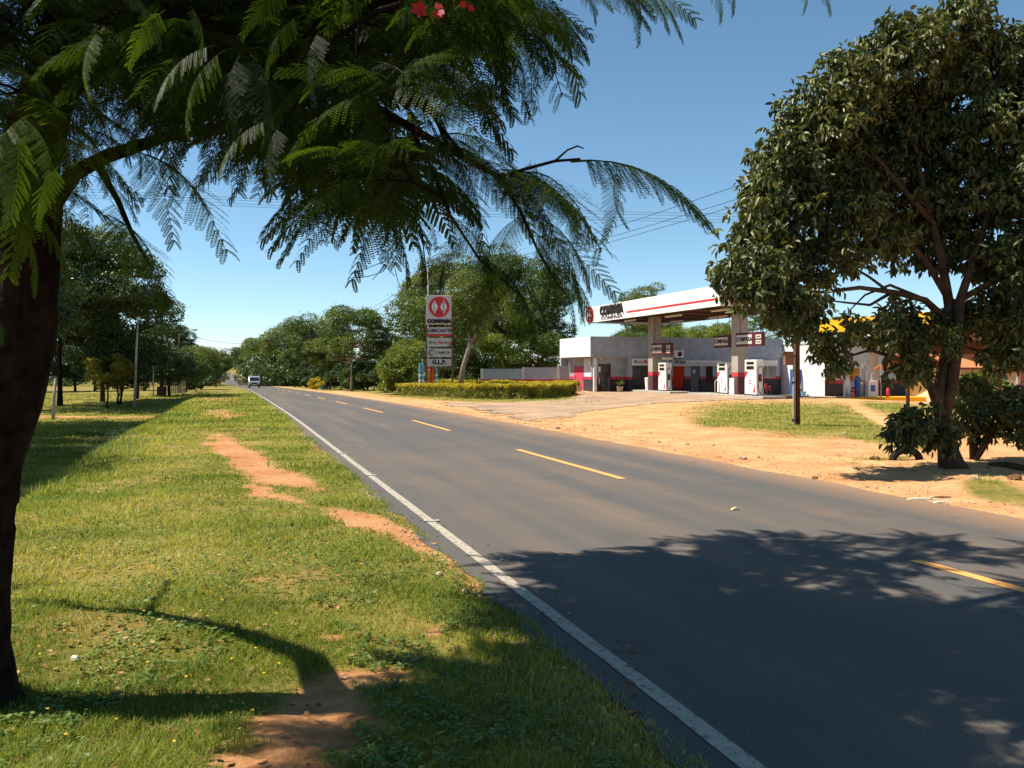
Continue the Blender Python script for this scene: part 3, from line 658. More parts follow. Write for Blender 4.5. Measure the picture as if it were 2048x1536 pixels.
FR = {0: [make_frond(s, 16, 20, .0042, .122) for s in range(4)], 1: [make_frond(s+10, 15, 10, .0085) for s in range(4)], 2: [make_frond(s+20, 12, 0, 0, strip_=True) for s in range(4)]}
fV = []; fQ = []; fR = []; fn = 0
def put_frond(p, d, scale=1, roll=0, lod=1, seed=0):
    global fn
    V, Q = FR[lod][seed % 4]; d = np.array(d, float); d /= np.linalg.norm(d)
    up = np.array([0, 0, 1.0]); s = np.cross(up, d)
    if np.linalg.norm(s) < .1: s = np.array([0, 1.0, 0])
    s /= np.linalg.norm(s); n = np.cross(d, s); c, q = math.cos(roll), math.sin(roll); s2 = s*c+n*q; n2 = -s*q+n*c
    P = (V*scale) @ np.stack([d, s2, n2]) + (np.array(p)-FL)
    fV.append(P); fQ.append(Q+fn); fn += len(P); fR.append(np.full(len(Q), random.random())*.7+np.random.random(len(Q))*.3)
FTM = MB(); limbF = []
def limb(pts, rad, n=8, sub=3):
    FTM.tube([tuple(np.array(p)-FL) for p in pts], rad, n, rough=.12)
    for a, b_ in zip(pts[:-1], pts[1:]):
        for t in np.linspace(0, 1, sub, endpoint=False): limbF.append(np.array(a)*(1-t)+np.array(b_)*t)
limb([(-2.80, 4.2, -.15), (-2.76, 4.2, .05), (-2.72, 4.2, .3), (-2.69, 4.2, .6), (-2.67, 4.22, .9), (-2.62, 4.25, 1.2), (-2.52, 4.26, 1.5), (-2.45, 4.28, 1.8), (-2.45, 4.3, 2.2), (-2.46, 4.35, 2.7), (-2.40, 4.4, 3.1), (-2.22, 4.5, 3.6), (-1.9, 4.8, 4.3), (-1.3, 5.2, 5.1), (-.5, 5.7, 5.9), (.2, 6.1, 6.4)],
     [.30, .23, .19, .165, .16, .155, .15, .145, .14, .13, .12, .11, .10, .085, .06, .04], 12)
tp_ = np.array([(-2.81, 4.2, -.15), (-2.77, 4.2, .05), (-2.74, 4.2, .3), (-2.71, 4.2, .6), (-2.69, 4.22, .9), (-2.64, 4.25, 1.2), (-2.54, 4.26, 1.5), (-2.47, 4.28, 1.8), (-2.46, 4.3, 2.2), (-2.47, 4.35, 2.7), (-2.40, 4.4, 3.1), (-2.22, 4.5, 3.6)])
tr_ = np.array([.37, .28, .225, .20, .19, .185, .18, .175, .165, .145, .13, .12]); tt_ = np.linspace(0, 11, 150); tv = []
for q in tt_:
    c_ = np.array([np.interp(q, range(12), tp_[:, k]) for k in range(3)]); r_ = np.interp(q, range(12), tr_); a_ = np.linspace(0, 2*np.pi, 48, endpoint=False)
    ca, sa = np.cos(a_), np.sin(a_)
    ridge = np.abs(fbm(ca*3.2+9+c_[2]*.4, sa*3.2+5+c_[2]*.9, 3, 4)-.5)*2; lump = fbm(ca*1.1+c_[2]*2.2, sa*1.1+7, 8, 3)-.5; fl = .10*np.maximum(0, np.sin(a_*5+1))*max(0, .45-c_[2])
    crk = (fbm(ca*9+3, sa*9+c_[2]*5, 21, 3) > .60)*-.010
    rr_ = r_*(1+.30*lump)-.028*(1-ridge)**3+crk+fl
    tv.append(np.stack([c_[0]+ca*rr_, c_[1]+sa*rr_, np.full(48, c_[2])], -1)-FL)
tv = np.concatenate(tv); FTM.add([tuple(p) for p in tv], [(i*48+k, i*48+(k+1) % 48, (i+1)*48+(k+1) % 48, (i+1)*48+k) for i in range(149) for k in range(48)])
Wf = lambda L_: [tuple(W(u, v, z)) for u, v, z in L_]
limb(Wf([(85, 330, 4.35), (130, -60, 4.1), (200, -40, 3.8), (260, 5, 3.6), (430, 72, 3.4), (600, 132, 3.4), (760, 220, 3.4), (900, 300, 3.2), (1000, 355, 3.0), (1050, 338, 2.95), (1110, 322, 2.85), (1160, 318, 2.8)]),
     [.05, .042, .036, .03, .025, .022, .018, .013, .009, .006, .005, .004], 8)
limb(Wf([(95, 420, 4.3), (150, 345, 4.3), (215, 312, 4.4), (330, 275, 4.7), (430, 255, 5.0), (560, 285, 5.4), (680, 330, 5.8), (780, 380, 6)]), [.05, .04, .034, .03, .025, .02, .014, .01])
limb(Wf([(5, 300, 3.5), (48, 190, 3.5), (70, 90, 3.5), (110, 5, 3.6), (170, -60, 3.8)]), [.022, .022, .02, .018, .016])
limb([(-2.22, 4.5, 3.6), (-1.4, 5.2, 4.3), (-.4, 6.0, 5.0), (.7, 6.8, 5.6), (1.5, 7.3, 6.0)], [.10, .08, .06, .04, .02])
limb([(-1.9, 4.8, 4.3), (-1.2, 4.6, 4.8), (-.2, 4.3, 5.2), (.8, 4.1, 5.5), (1.6, 4.0, 5.7)], [.08, .065, .05, .035, .015])
limb([(-2.38, 4.4, 3.1), (-1.9, 5.3, 3.9), (-1.2, 6.5, 4.7), (-.5, 7.6, 5.4)], [.09, .065, .045, .02])
limb([(-2.40, 4.3, 2.2), (-2.9, 4.9, 2.6), (-3.6, 5.35, 2.9), (-4.5, 5.75, 3.1), (-5.6, 6.0, 3.3), (-6.6, 6.1, 3.6)], [.11, .085, .075, .065, .05, .04])
limb([(-4.5, 5.75, 3.1), (-4.6, 6.6, 2.95), (-5.2, 6.65, 3.0), (-5.9, 6.5, 3.1)], [.03, .022, .022, .03])
limb(Wf([(700, 190, 3.4), (640, 90, 3.3), (760, 20, 3.2), (900, -20, 3.2), (1060, -40, 3.2)]), [.012, .014, .012, .009, .006])
limb(Wf([(820, 250, 3.3), (860, 330, 3.2), (900, 430, 3.1), (960, 520, 3.05), (1040, 590, 3.0)]), [.008, .007, .0055, .0045, .003])
limb(Wf([(1000, 360, 3.0), (1040, 420, 2.9), (1075, 500, 2.85), (1110, 560, 2.85), (1140, 600, 2.85)]), [.006, .005, .0045, .004, .002])
limb(Wf([(800, 300, 3.5), (830, 400, 3.5), (845, 480, 3.5), (855, 570, 3.5)]), [.006, .004, .003, .002], 5)
limb(Wf([(195, 330, 4.3), (235, 400, 4.1), (265, 470, 4.0), (300, 530, 3.9)]), [.02, .014, .01, .005])
limbF = np.array(limbF)
# shadow bounds on the ground: keeps the crown where it really stands (its shade falls on road and near verge only)
cotE = 1/math.tan(SUN_EL)
def shadow_ok(p):
    xs = p[0]+p[2]*cotE*math.sin(SUN_AZ); zs = p[1]-p[2]*cotE*math.cos(SUN_AZ)
    if zs > 9.0: return False
    if zs < 3.45: return True
    lo = np.interp(zs, [3.5, 3.8, 4.2, 4.45, 4.75, 5.0, 5.6, 6.1, 7.0, 7.6, 8.4], [-1.5, -1.3, -1.2, -.5, -.4, .25, .10, .05, .1, -.25, .1])
    hi = np.interp(zs, [3.5, 7.3, 8.4], [9, 9, 3.2])
    return lo < xs < hi
poly = [(-90, -120), (1090, -120), (1040, 0), (930, 60), (820, 140), (760, 220), (850, 290), (850, 350), (790, 410), (700, 400), (600, 350), (540, 260), (450, 190), (340, 150), (240, 190), (190, 260), (110, 330), (-90, 400)]
def inpoly(u, v, pl=poly):
    c = False; n = len(pl)
    for i in range(n):
        x1, y1 = pl[i]; x2, y2 = pl[(i+1) % n]
        if (y1 > v) != (y2 > v) and u < (x2-x1)*(v-y1)/(y2-y1)+x1: c = not c
    return c
rr = random.Random(21)
def rosette(p, nf, lod, spread=1.0, twig=True):
    p = np.array(p)
    j = np.argmin(np.linalg.norm(limbF-p, axis=1)); a = limbF[j]; dd_ = p-a; dist = np.linalg.norm(dd_)
    if twig and dist > .05:
        mid = (a+p)/2+np.array([0, 0, .10*dist])
        FTM.tube([tuple(a-FL), tuple(mid-FL), tuple(p-FL)], [.0085, .006, .0035], 5, cap=False)
    out = dd_/(dist+1e-6)
    for k in range(nf):
        az = rr.uniform(0, 2*math.pi); d = np.array([math.cos(az), math.sin(az), rr.uniform(-.55, .25)]) + out*.5
        put_frond(p, d, rr.uniform(.8, 1.15)*spread, rr.uniform(-.5, .5), lod, rr.randrange(4))
n_in = 0; tries = 0
while n_in < 400 and tries < 60000:
    tries += 1
    u = rr.uniform(-90, 1090); v = rr.uniform(-120, 470)
    if not inpoly(u, v): continue
    if 120 < u < 215 and 110 < v < 320 and rr.random() < .92: continue
    z = rr.uniform(3.05 if u < 700 else 2.7, 7.5); p = W(u, v, z)
    if not shadow_ok(p) : continue
    lod = 1 if z < 4.6 else 2
    if z < 3.6: lod = 0 if rr.random() < .5 else 1
    rosette(p, rr.randrange(4, 7), lod); n_in += 1
n_ab = 0; tries = 0
while n_ab < 540 and tries < 90000:                      # the part of the crown above the picture, casting the road shade
    tries += 1
    xs, zs = rr.uniform(-1.2, 5.6), rr.uniform(3.55, 8.8); h = rr.uniform(2.9, 7.2)
    p = np.array([xs-h*cotE*math.sin(SUN_AZ), zs+h*cotE*math.cos(SUN_AZ), h])
    if p[2] < HC+(VH+(90 if CX+F*p[0]/p[1] < 1020 else 330))*p[1]/F or p[0] < -3.3: continue
    if ((p[0]+.3)/3.6)**2 + ((p[1]-5.4)/3.9)**2 + ((p[2]-5.0)/2.7)**2 > 1.1: continue
    if fbm(np.array([xs*.9]), np.array([zs*.9]), 33)[0] > .56: continue
    if not shadow_ok(p): continue
    rosette(p, 5, 2 if p[1] > 4 else 1, 1.2); n_ab += 1
# fronds that stand clear against the sky
def fr(u0, v0, z0, u1, v1, z1, roll=0, lod=0, seed=0, k=1.0):
    a = W(u0, v0, z0); b_ = W(u1, v1, z1); d = b_-a; ln = np.linalg.norm(d); d2 = d/ln + np.array([0, 0, .18])
    put_frond(a, d2, ln/.42*k, roll, lod, seed)
for t in [(1140, 322, 2.8, 1412, 420, 2.85), (1020, 360, 3.0, 1192, 455, 2.85), (1000, 350, 3.0, 1170, 440, 2.7), (990, 340, 3.0, 1100, 450, 2.9), (900, 290, 3.1, 1060, 420, 3.0), (880, 290, 3.15, 960, 430, 3.1), (850, 300, 3.1, 1010, 350, 2.9),
          (1040, 420, 2.9, 1170, 560, 2.9), (1060, 460, 2.88, 1180, 600, 2.9), (1050, 430, 2.9, 960, 520, 3.0), (1075, 480, 2.88, 1130, 600, 2.9), (1085, 510, 2.88, 1190, 610, 2.9),
          (1100, 530, 2.9, 1180, 625, 2.8), (1070, 325, 2.9, 1075, 420, 2.9), (900, 430, 3.1, 1000, 560, 3.1), (960, 520, 3.05, 1080, 640, 3.1), (1000, 545, 3.05, 1100, 630, 3.0), (930, 480, 3.1, 870, 560, 3.1), (990, 550, 3.0, 950, 650, 3.1),
          (1235, 345, 2.8, 1225, 450, 2.8), (860, 250, 3.2, 990, 180, 3.1), (900, 200, 3.3, 1000, 165, 3.2), (1050, 40, 3.1, 1155, 95, 3.0), (1060, 20, 3.1, 1150, 60, 3.0), (1060, 30, 3.1, 1100, 130, 3.0), (1000, 80, 3.2, 1060, 160, 3.2),
          (1150, -30, 3.0, 1200, 35, 3.0), (1160, -40, 3.0, 1300, 10, 2.9), (1240, -50, 2.9, 1345, 40, 2.9), (1230, -40, 2.9, 1290, 40, 2.9), (1440, -60, 2.9, 1480, 18, 2.9), (1410, -50, 2.9, 1455, 32, 2.9), (1600, -60, 2.9, 1625, 16, 2.9), (1600, -60, 2.9, 1670, 12, 2.9),
          (290, 310, 3.4, 447, 470, 3.2), (280, 300, 3.4, 350, 460, 3.3), (250, 300, 3.4, 420, 400, 3.4), (230, 440, 4.0, 345, 585, 3.8), (215, 430, 4.0, 340, 575, 3.8), (220, 400, 4.1, 270, 520, 4.0), (180, 350, 4.0, 280, 430, 4.0),
          (440, 130, 3.0, 340, 180, 2.8), (450, 130, 3.0, 400, 230, 2.8), (470, 130, 3.0, 480, 240, 2.8), (460, 140, 3.0, 540, 230, 2.8), (560, 150, 3.0, 540, 220, 2.9), (480, 200, 3.1, 560, 300, 2.9), (560, 240, 3.2, 440, 330, 3.0), (580, 250, 3.2, 520, 350, 3.0), (600, 270, 3.2, 640, 350, 3.0),
          (40, 250, 3.2, 100, 390, 3.0), (20, 230, 3.2, 40, 400, 3.0), (10, 240, 3.2, 130, 330, 3.1), (0, 150, 3.2, 90, 180, 3.0), (-20, 620, 2.4, 14, 680, 2.4), (760, 420, 5.2, 780, 510, 5), (830, 400, 3.5, 880, 480, 3.4), (790, 330, 3.4, 850, 430, 3.3), (830, 390, 3.5, 760, 470, 3.5),
          (700, 350, 4.5, 720, 460, 4.4), (640, 320, 4.8, 640, 440, 4.6), (590, 320, 4.5, 560, 410, 4.4), (720, 300, 3.4, 680, 400, 3.3), (860, 290, 3.2, 930, 280, 3.1), (740, 250, 3.1, 690, 330, 3.0), (690, 170, 3.1, 640, 260, 3.0),
          (430, 90, 2.4, 300, 190, 2.35), (450, 100, 2.4, 350, 240, 2.35), (480, 110, 2.4, 440, 260, 2.35), (500, 110, 2.4, 560, 240, 2.35), (330, 20, 2.3, 250, 120, 2.3), (380, 10, 2.3, 420, 120, 2.3), (600, 30, 2.4, 520, 130, 2.4), (640, 60, 2.45, 600, 190, 2.4),
          (60, 230, 2.4, -30, 330, 2.3), (50, 240, 2.4, 120, 360, 2.35), (30, 250, 2.4, 40, 420, 2.35), (200, 60, 2.35, 150, 180, 2.3), (540, 240, 2.5, 430, 330, 2.45), (560, 250, 2.5, 520, 370, 2.45), (120, 330, 2.5, 60, 440, 2.5), (580, -30, 2.4, 480, 60, 2.4), (250, -20, 2.3, 330, 80, 2.3),
          (150, 250, 3.9, 230, 370, 3.9), (190, 200, 3.8, 130, 320, 3.8), (230, 230, 3.9, 300, 340, 3.9), (130, 280, 3.7, 170, 400, 3.7), (260, 220, 3.9, 200, 340, 3.9), (160, 180, 4.0, 240, 290, 4.0)]:
    fr(*t, roll=rr.uniform(-.3, .3), seed=rr.randrange(4))
    if t[0] > 845 and t[3] < 1415:
        for q in range(1 if t[0] in (1140, 1235) else 2 if t[1] < 400 else 1):
            j_ = 8 if t[0] == 1140 else 34
            fr(t[0]+rr.uniform(-j_, j_)*.4, t[1]+rr.uniform(-j_, j_)*.4, t[2]+rr.uniform(-.12, .12), t[3]+rr.uniform(-j_, j_), t[4]+rr.uniform(-j_, j_), t[5]+rr.uniform(-.25, .2), roll=rr.uniform(-.6, .6), seed=rr.randrange(4))
L_FERN = leafmat('feather_leaf', [(.1, (.012, .024, .005)), (.5, (.038, .066, .009)), (.9, (.12, .18, .017))], .48, .55, .25)
mesh_np('crown', np.concatenate(fV), np.concatenate(fQ), 4, L_FERN, FT, np.concatenate(fR))
# bare twig, seed pod and the red blossoms
tw = [[(745, 560, 3.4), (770, 530, 3.4), (785, 505, 3.4)], [(705, 548, 3.4), (750, 530, 3.4), (772, 522, 3.4)], [(700, 556, 3.4), (735, 553, 3.4), (762, 545, 3.4)], [(758, 520, 3.4), (790, 552, 3.4)], [(782, 500, 3.4), (795, 560, 3.4), (803, 580, 3.4)], [(785, 505, 3.4), (790, 440, 3.4), (800, 380, 3.4)]]
for t in tw: FTM.tube([tuple(W(*q)-FL) for q in t], .0014, 4)
FTM.tube([tuple(W(*q)-FL) for q in [(1110, 322, 2.85), (1135, 300, 2.85), (1155, 292, 2.85), (1168, 297, 2.85)]], [.004, .003, .003, .002], 6)
FTM.build('trunk', bark_dark, FT, smooth=True)
red = mat('petal_red', (.38, .006, .006), .5, .3, .3, 30)
rb = MB(); r3 = random.Random(4)
for (u, v, z) in [(838, 20, 1.9), (878, 20, 1.9), (935, 10, 2.0)]:
    c = Vector(W(u, v, z)-FL)
    for k in range(7):
        a = r3.uniform(0, 6.28); d = Vector((math.cos(a), r3.uniform(-.6, .6), math.sin(a))).normalized(); s = d.cross(Vector((0, 1, .2))).normalized()
        rb.add([c, c+d*.010+s*.007, c+d*.021, c+d*.010-s*.007], [(0, 1, 2, 3)])
rb.build('blossom', red, FT)

# ------------------------------------------------------------------ grass (stuff)
def grass(name, n, sampler, hgt, wid, m, label, seed, keep=None):
    r = np.random.default_rng(seed); x, y = sampler(n, r)
    L, s = toLS(x, y); Lr = L-curv(s)
    d = dirt_mask(x, y)
    ok = ((Lr < RL0+.12) | (Lr > RL1+.1)) & (r.random(len(x)) > d*1.25)
    clump = fbm(x*1.6, y*1.6, 61); ok &= r.random(len(x)) < .35+1.4*clump*clump*2
    if keep is not None: ok &= keep(x, y, Lr, s)
    x = x[ok]; y = y[ok]; clump = clump[ok]; n = len(x); z = H(x, y)-.006
    hf = hgt(x, y, r)*(.45+1.15*clump)*r.uniform(.5, 1.4, n); w = wid(x, y)*r.uniform(.7, 1.3, n)
    az = r.uniform(0, 2*math.pi, n); lean = r.uniform(.15, 1.25, n)
    dx = np.cos(az); dy = np.sin(az); sx_ = -dy; sy_ = dx
    B = np.stack([x, y, z], -1); S = np.stack([sx_, sy_, 0*sx_], -1)*w[:, None]*.5
    D = np.stack([dx*lean, dy*lean, np.ones(n)], -1)*(hf/np.sqrt(1+lean**2*.5))[:, None]
    mid = B+D*.5+np.stack([0*x, 0*x, hf*.08], -1); tip = B+D*np.array([1.15, 1.15, .88])
    V = np.stack([B-S, B+S, mid+S*.8, mid-S*.8, tip], 1).reshape(-1, 3)
    b = np.arange(n)[:, None]*5
    lp = np.concatenate([b+np.array([0, 1, 2, 3]), b+np.array([3, 2, 4])], 1).ravel(); tot = np.tile([4, 3], n)
    rn = np.repeat(np.clip(r.normal(.5, .22, n) - (fbm(x*.7, y*.7, 91)-.5)*.9, 0, 1), 2)
    return tag(mesh_np(name, V, lp, tot, m, None, rn), label, 'grass', kind='stuff')
L_GRASS = leafmat('grass_blade', [(.05, (.055, .095, .010)), (.30, (.13, .185, .016)), (.58, (.26, .285, .040)), (.92, (.50, .42, .14))], .32, .6, .2, .35)
def samp_view(z0, z1, u0, u1, power=1.0):
    def f(n, r):
        t = r.random(n); y = (z0**(1-power)+(z1**(1-power)-z0**(1-power))*t)**(1/(1-power)) if power != 1 else z0*(z1/z0)**t
        u = r.uniform(u0, u1, n); return (u-CX)*y/F, y
    return f
Lnear = lambda x, y, L, s: L < RL0+.10*fbm(x*3, y*3, 19)+.03
grass('grass', 330000, samp_view(3.0, 26, -60, 1420, 1.0), lambda x, y, r: .050+.030*sm(-toLS(x, y)[0], .8, 2.6)+0*y, lambda x, y: .0035*np.maximum(1, y/4.2), L_GRASS, 'short sunlit grass on the left verge and bank', 1, Lnear)
grass('grass', 60000, samp_view(24, 75, 60, 620, 1.0), lambda x, y, r: .10+0*x, lambda x, y: .010*np.maximum(1, y/12), L_GRASS, 'grass on the far left verge and lower ground', 2, Lnear)
grass('grass', 16000, samp_view(11, 26, 60, 520, 1.0), lambda x, y, r: .17+0*x, lambda x, y: .006*np.maximum(1, y/9), L_GRASS, 'taller grass tufts along the crest of the left bank', 3, lambda x, y, L, s: (L < -1.3) & (L > -4.2) & (fbm(x*.9, y*.9, 8) > .5))
grass('grass', 90000, samp_view(12, 60, 560, 2200, 1.0), lambda x, y, r: .085+0*x, lambda x, y: .007*np.maximum(1, y/10), L_GRASS, 'grass islands on the sandy ground across the road', 4, lambda x, y, L, s: L > RL1+.3)

# ------------------------------------------------------------------ small debris on the ground
def rock(r, seed, sq=.6):
    rg = random.Random(seed); m = MB(); n1, n2_ = 5, 8; v = []; f = []
    for i in range(n1):
        t = math.pi*(i+.5)/n1
        for k in range(n2_):
            a = 2*math.pi*k/n2_; q = r*rg.uniform(.75, 1.15); v.append((math.sin(t)*math.cos(a)*q, math.sin(t)*math.sin(a)*q*.8, math.cos(t)*q*sq))
    for i in range(n1-1):
        for k in range(n2_): f.append((i*n2_+k, i*n2_+(k+1) % n2_, (i+1)*n2_+(k+1) % n2_, (i+1)*n2_+k))
    f += [list(range(n2_-1, -1, -1)), [(n1-1)*n2_+k for k in range(n2_)]]; return m.add(v, f)
stone_m = mat('stone_pale', (.50, .36, .24), .9, .1, .35, 12, bump=.4)
rg = random.Random(9); rv = np.random.default_rng(9)
PV = []; PF = []; nb_ = 0
base_rock = rock(1, 1)
bv = np.array(base_rock.v)
for i in range(2600):                                    # gravel: nobody could count it
    if i < 1500: L = RL1+abs(rv.normal(0, .55))+.02; s = rv.uniform(2, 44)
    elif i < 2300: 
        L = RL1+.1+rv.uniform(0, 2.2); s = rv.uniform(16, 28)
    else:
        L = 1.75-abs(rv.normal(0, .12)); s = rv.uniform(3, 24)
    r = rv.uniform(.006, .022)*(1+ (i % 41 == 0)*1.2)
    p = LS(L, s); a = rv.uniform(0, 6.28); R = np.array([[math.cos(a), -math.sin(a), 0], [math.sin(a), math.cos(a), 0], [0, 0, 1]])
    PV.append(bv*r @ R.T + [p[0], p[1], Hs(p[0], p[1])+r*.3]); PF += [[j+nb_ for j in q] for q in base_rock.f]; nb_ += len(bv)
me = bpy.data.meshes.new('gravel'); me.from_pydata([tuple(p) for p in np.concatenate(PV)], [], PF); me.materials.append(stone_m)
o = bpy.data.objects.new('gravel', me); COL.objects.link(o); tag(o, 'loose gravel and grit along the road edges', 'gravel', kind='stuff')
for i, (u, v, r, lab) in enumerate([(1950, 962, .10, 'squarish pale stone on the sand right of the big tree foot'), (1115, 858, .07, 'dark reddish stone at the far road edge where the drive begins'), (1630, 958, .06, 'small dark stone on the sand beside the road before the tyre'),
                                    (2030, 958, .12, 'dark stone in the tree shade at the right picture edge'), (1485, 918, .10, 'flat brown stone on the sand left of the timber pole shade'), (1375, 890, .05, 'flat pale stone on the sandy verge in the middle')]):
    p = ground_at(u, v); o = rock(r, i+3, .55).build('stone', stone_m if i in (0, 4, 5) else mat('stone_brown', (.16, .08, .05), .9, .1, .4, 10), smooth=False, bevel=.004)
    o.location = (p[0], p[1], Hs(p[0], p[1])+r*.25); tag(o, lab, 'stone')
# half buried tyre
p = ground_at(1812, 922); ty = thing('tyre', 'half buried black tyre standing in the sand left of the big tree', 'tyre', (p[0], p[1], Hs(p[0], p[1])-.02), .1)
rub = mat('rubber', (.02, .018, .017), .85, .2, .3, 20, bump=.3)
MB().tube([(math.cos(t)*.26, 0, math.sin(t)*.20) for t in np.linspace(-.15, math.pi+.15, 18)], [.07]*18, 8).build('tread', rub, ty, smooth=True)
p = ground_at(1750, 921)
o = rock(.13, 31, .5).build('soil_clod', mat('earth_dark', (.10, .05, .03), .95, .1, .4, 9, bump=.6)); o.location = (p[0], p[1], Hs(p[0], p[1])); tag(o, 'dark clod of earth left of the half buried tyre', 'clod')
# fallen log
p0 = ground_at(1978, 935); p1 = ground_at(2090, 950)
MB().tube([(p0[0], p0[1], .04), (p0[0]*.7+p1[0]*.3, p0[1]*.7+p1[1]*.3, .07), ((p0[0]+p1[0])/2, (p0[1]+p1[1])/2, .06), (p1[0], p1[1], .05)], [.025, .045, .05, .035], 8, rough=.4).build('fallen_log', bark)
tag(bpy.data.objects['fallen_log'], 'dark fallen log in the shade right of the big tree', 'log')
# sticks and litter
for i, (u, v, L, a, lab, c) in enumerate([(1845, 1000, .40, -.2, 'white broken kerb piece at the far road edge, left one', (.7, .62, .5)), (1885, 1006, .22, -.2, 'white broken kerb piece at the far road edge, right one', (.7, .62, .5)),
                                          (1880, 996, .3, .05, 'dry pale stick on the sand by the road edge at right', (.5, .36, .2)), (1470, 1021, .10, .3, 'crushed yellow white litter lying on the asphalt', (.75, .6, .25)),
                                          (150, 1320, .035, 1.2, 'pale crumpled scrap in the grass near the trunk', (.6, .55, .45)), (1690, 867, .12, 0, 'white scrap of paper on the grass island', (.8, .78, .7))]):
    p = ground_at(u, v); o = MB().prism([(-L/2, 0), (-L*.3, .02), (L*.1, .028), (L*.5, .015), (L*.42, 0)], -.022, .022).build('litter' if i > 2 else ('kerb_piece' if i < 2 else 'stick'), mat('litter%d' % i, c, .8, .2, .3, 30), bevel=.003)
    o.location = (p[0], p[1], (Hs(p[0], p[1]) if i != 3 else float(prof(10)))+.004); o.rotation_euler = (0, 0, a); tag(o, lab, ['kerb', 'kerb', 'stick', 'litter', 'litter', 'litter'][i])

exec_marker = 1
# ------------------------------------------------------------------ materials for the built things
def zpaint(name, top, band, low, z0, z1, rough=.75):
    m = bpy.data.materials.new(name); nt, Nn, K = nodes_of(m); b = Nn['Principled BSDF']; b.inputs['Roughness'].default_value = rough
    tc = Nn.new('ShaderNodeTexCoord'); sx = Nn.new('ShaderNodeSeparateXYZ'); K.new(tc.outputs['Object'], sx.inputs[0])
    dv = Nn.new('ShaderNodeMath'); dv.operation = 'DIVIDE'; dv.inputs[1].default_value = 5; K.new(sx.outputs[2], dv.inputs[0])
    r = Nn.new('ShaderNodeValToRGB'); r.color_ramp.interpolation = 'CONSTANT'; e = r.color_ramp.elements; e.new(.5)
    e[0].position = 0; e[0].color = (*low, 1); e[1].position = z0/5; e[1].color = (*band, 1); e[2].position = z1/5; e[2].color = (*top, 1)
    K.new(dv.outputs[0], r.inputs[0])
    no = Nn.new('ShaderNodeTexNoise'); no.inputs['Scale'].default_value = 1.6; no.inputs['Detail'].default_value = 9; no.inputs['Roughness'].default_value = .65; K.new(tc.outputs['Object'], no.inputs['Vector'])
    r2 = Nn.new('ShaderNodeValToRGB'); r2.color_ramp.elements[0].position = .3; r2.color_ramp.elements[0].color = (.72, .68, .62, 1); r2.color_ramp.elements[1].position = .62; r2.color_ramp.elements[1].color = (1, 1, 1, 1)
    K.new(no.outputs[0], r2.inputs[0]); mx = Nn.new('ShaderNodeMix'); mx.data_type = 'RGBA'; mx.blend_type = 'MULTIPLY'; mx.inputs[0].default_value = 1
    K.new(r.outputs[0], mx.inputs[6]); K.new(r2.outputs[0], mx.inputs[7]); K.new(mx.outputs[2], b.inputs['Base Color']); MATS[name] = m; return m
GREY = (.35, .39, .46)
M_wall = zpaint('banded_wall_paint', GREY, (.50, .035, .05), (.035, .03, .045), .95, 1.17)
M_col = zpaint('banded_column_paint', (.40, .36, .31), (.50, .035, .05), (.10, .03, .035), 1.25, 1.5)
M_white = mat('white_enamel', (.80, .79, .76), .45, .4, .08, 2)
M_cream = mat('cream_metal', (.62, .58, .50), .55, .3, .12, 3)
M_red = mat('red_paint', (.52, .03, .045), .55, .3, .12, 4)
M_redcloth = mat('red_curtain', (.62, .05, .02), .8, .1, .2, 6)
M_black = mat('black_paint', (.015, .014, .016), .5, .3, .2, 8)
M_ink = mat('sign_ink', (.03, .02, .025), .6, .2, .1, 8)
M_maroon = mat('maroon_frame', (.10, .018, .025), .55, .3, .2, 5)
M_glass = mat('dark_glass', (.018, .02, .022), .12, .5, .3, 1.5)
M_greyp = mat('grey_panel', (.66, .65, .66), .6, .3, .1, 4)
M_soffit = mat('soffit_brown', (.10, .055, .045), .8, .1, .25, 1.2)
M_tube = mat('lamp_tube', (.85, .80, .70), .5, .3, .05, 3)
M_steel = mat('steel_pole', (.42, .42, .42), .5, .4, .2, 6, metal=.3)
M_rust = mat('rusty_post', (.17, .085, .065), .7, .2, .35, 5)
M_concrete = mat('concrete', (.40, .36, .31), .9, .1, .25, 4, bump=.3)
M_yellow = mat('yellow_paint', (.80, .46, .02), .55, .3, .12, 3)
M_blue = mat('blue_enamel', (.03, .10, .33), .45, .4, .15, 3)
M_green = mat('green_print', (.03, .25, .13), .6, .2, .1, 5)
M_wood = mat('old_pole_wood', (.10, .045, .03), .85, .1, .4, 7, bump=.5, bscale=20)
RA = TH                                                    # built things follow the road axes

def at_Ls(L, s, z=0): p = LS(L, s); return (p[0], p[1], z)
# ------------------------------------------------------------------ shop building (local x across the road, y along it)
bx, bs = 26.1, 60.0; bz = -.05
B = thing('shop_building', 'long flat roofed grey building with a red and dark band behind the fuel pumps', 'building', at_Ls(bx, bs, bz), RA)
Wd = 17.3; Dp = 7.0; Ht = 4.28
w = MB()
w.box(0, Wd, 0, .25, 2.72, Ht)                            # upper wall, front
w.box(0, .25, .25, 6.4, 2.72, Ht)                         # upper wall, side
w.box(.25, Wd-.25, Dp-.25, Dp, -.5, Ht); w.box(Wd-.25, Wd, .25, Dp-.001, -.5, Ht-.002)
w.box(.25, Wd-.25, .25, Dp-.25, Ht-.45, Ht-.3)
w.box(.25, 3.6, .25, 6.4, 2.62, 2.718)                    # porch soffit
w.build('wall', M_wall, B)
E0, E1, WS = L_at(1183, bs+.9)-bx, L_at(1221, bs+.9)-bx, L_at(1262, bs)-bx-.2
lw = MB()
lw.box(.8, 1.0, 1.0, 6.4, -.5, 2.62); lw
lw.box(E1, WS, .80, 1.05, -.5, 2.62); lw.box(E0, E1, .80, 1.0, 2.2, 2.617); lw.box(1.0, E0, .801, .999, -.5, 2.616)
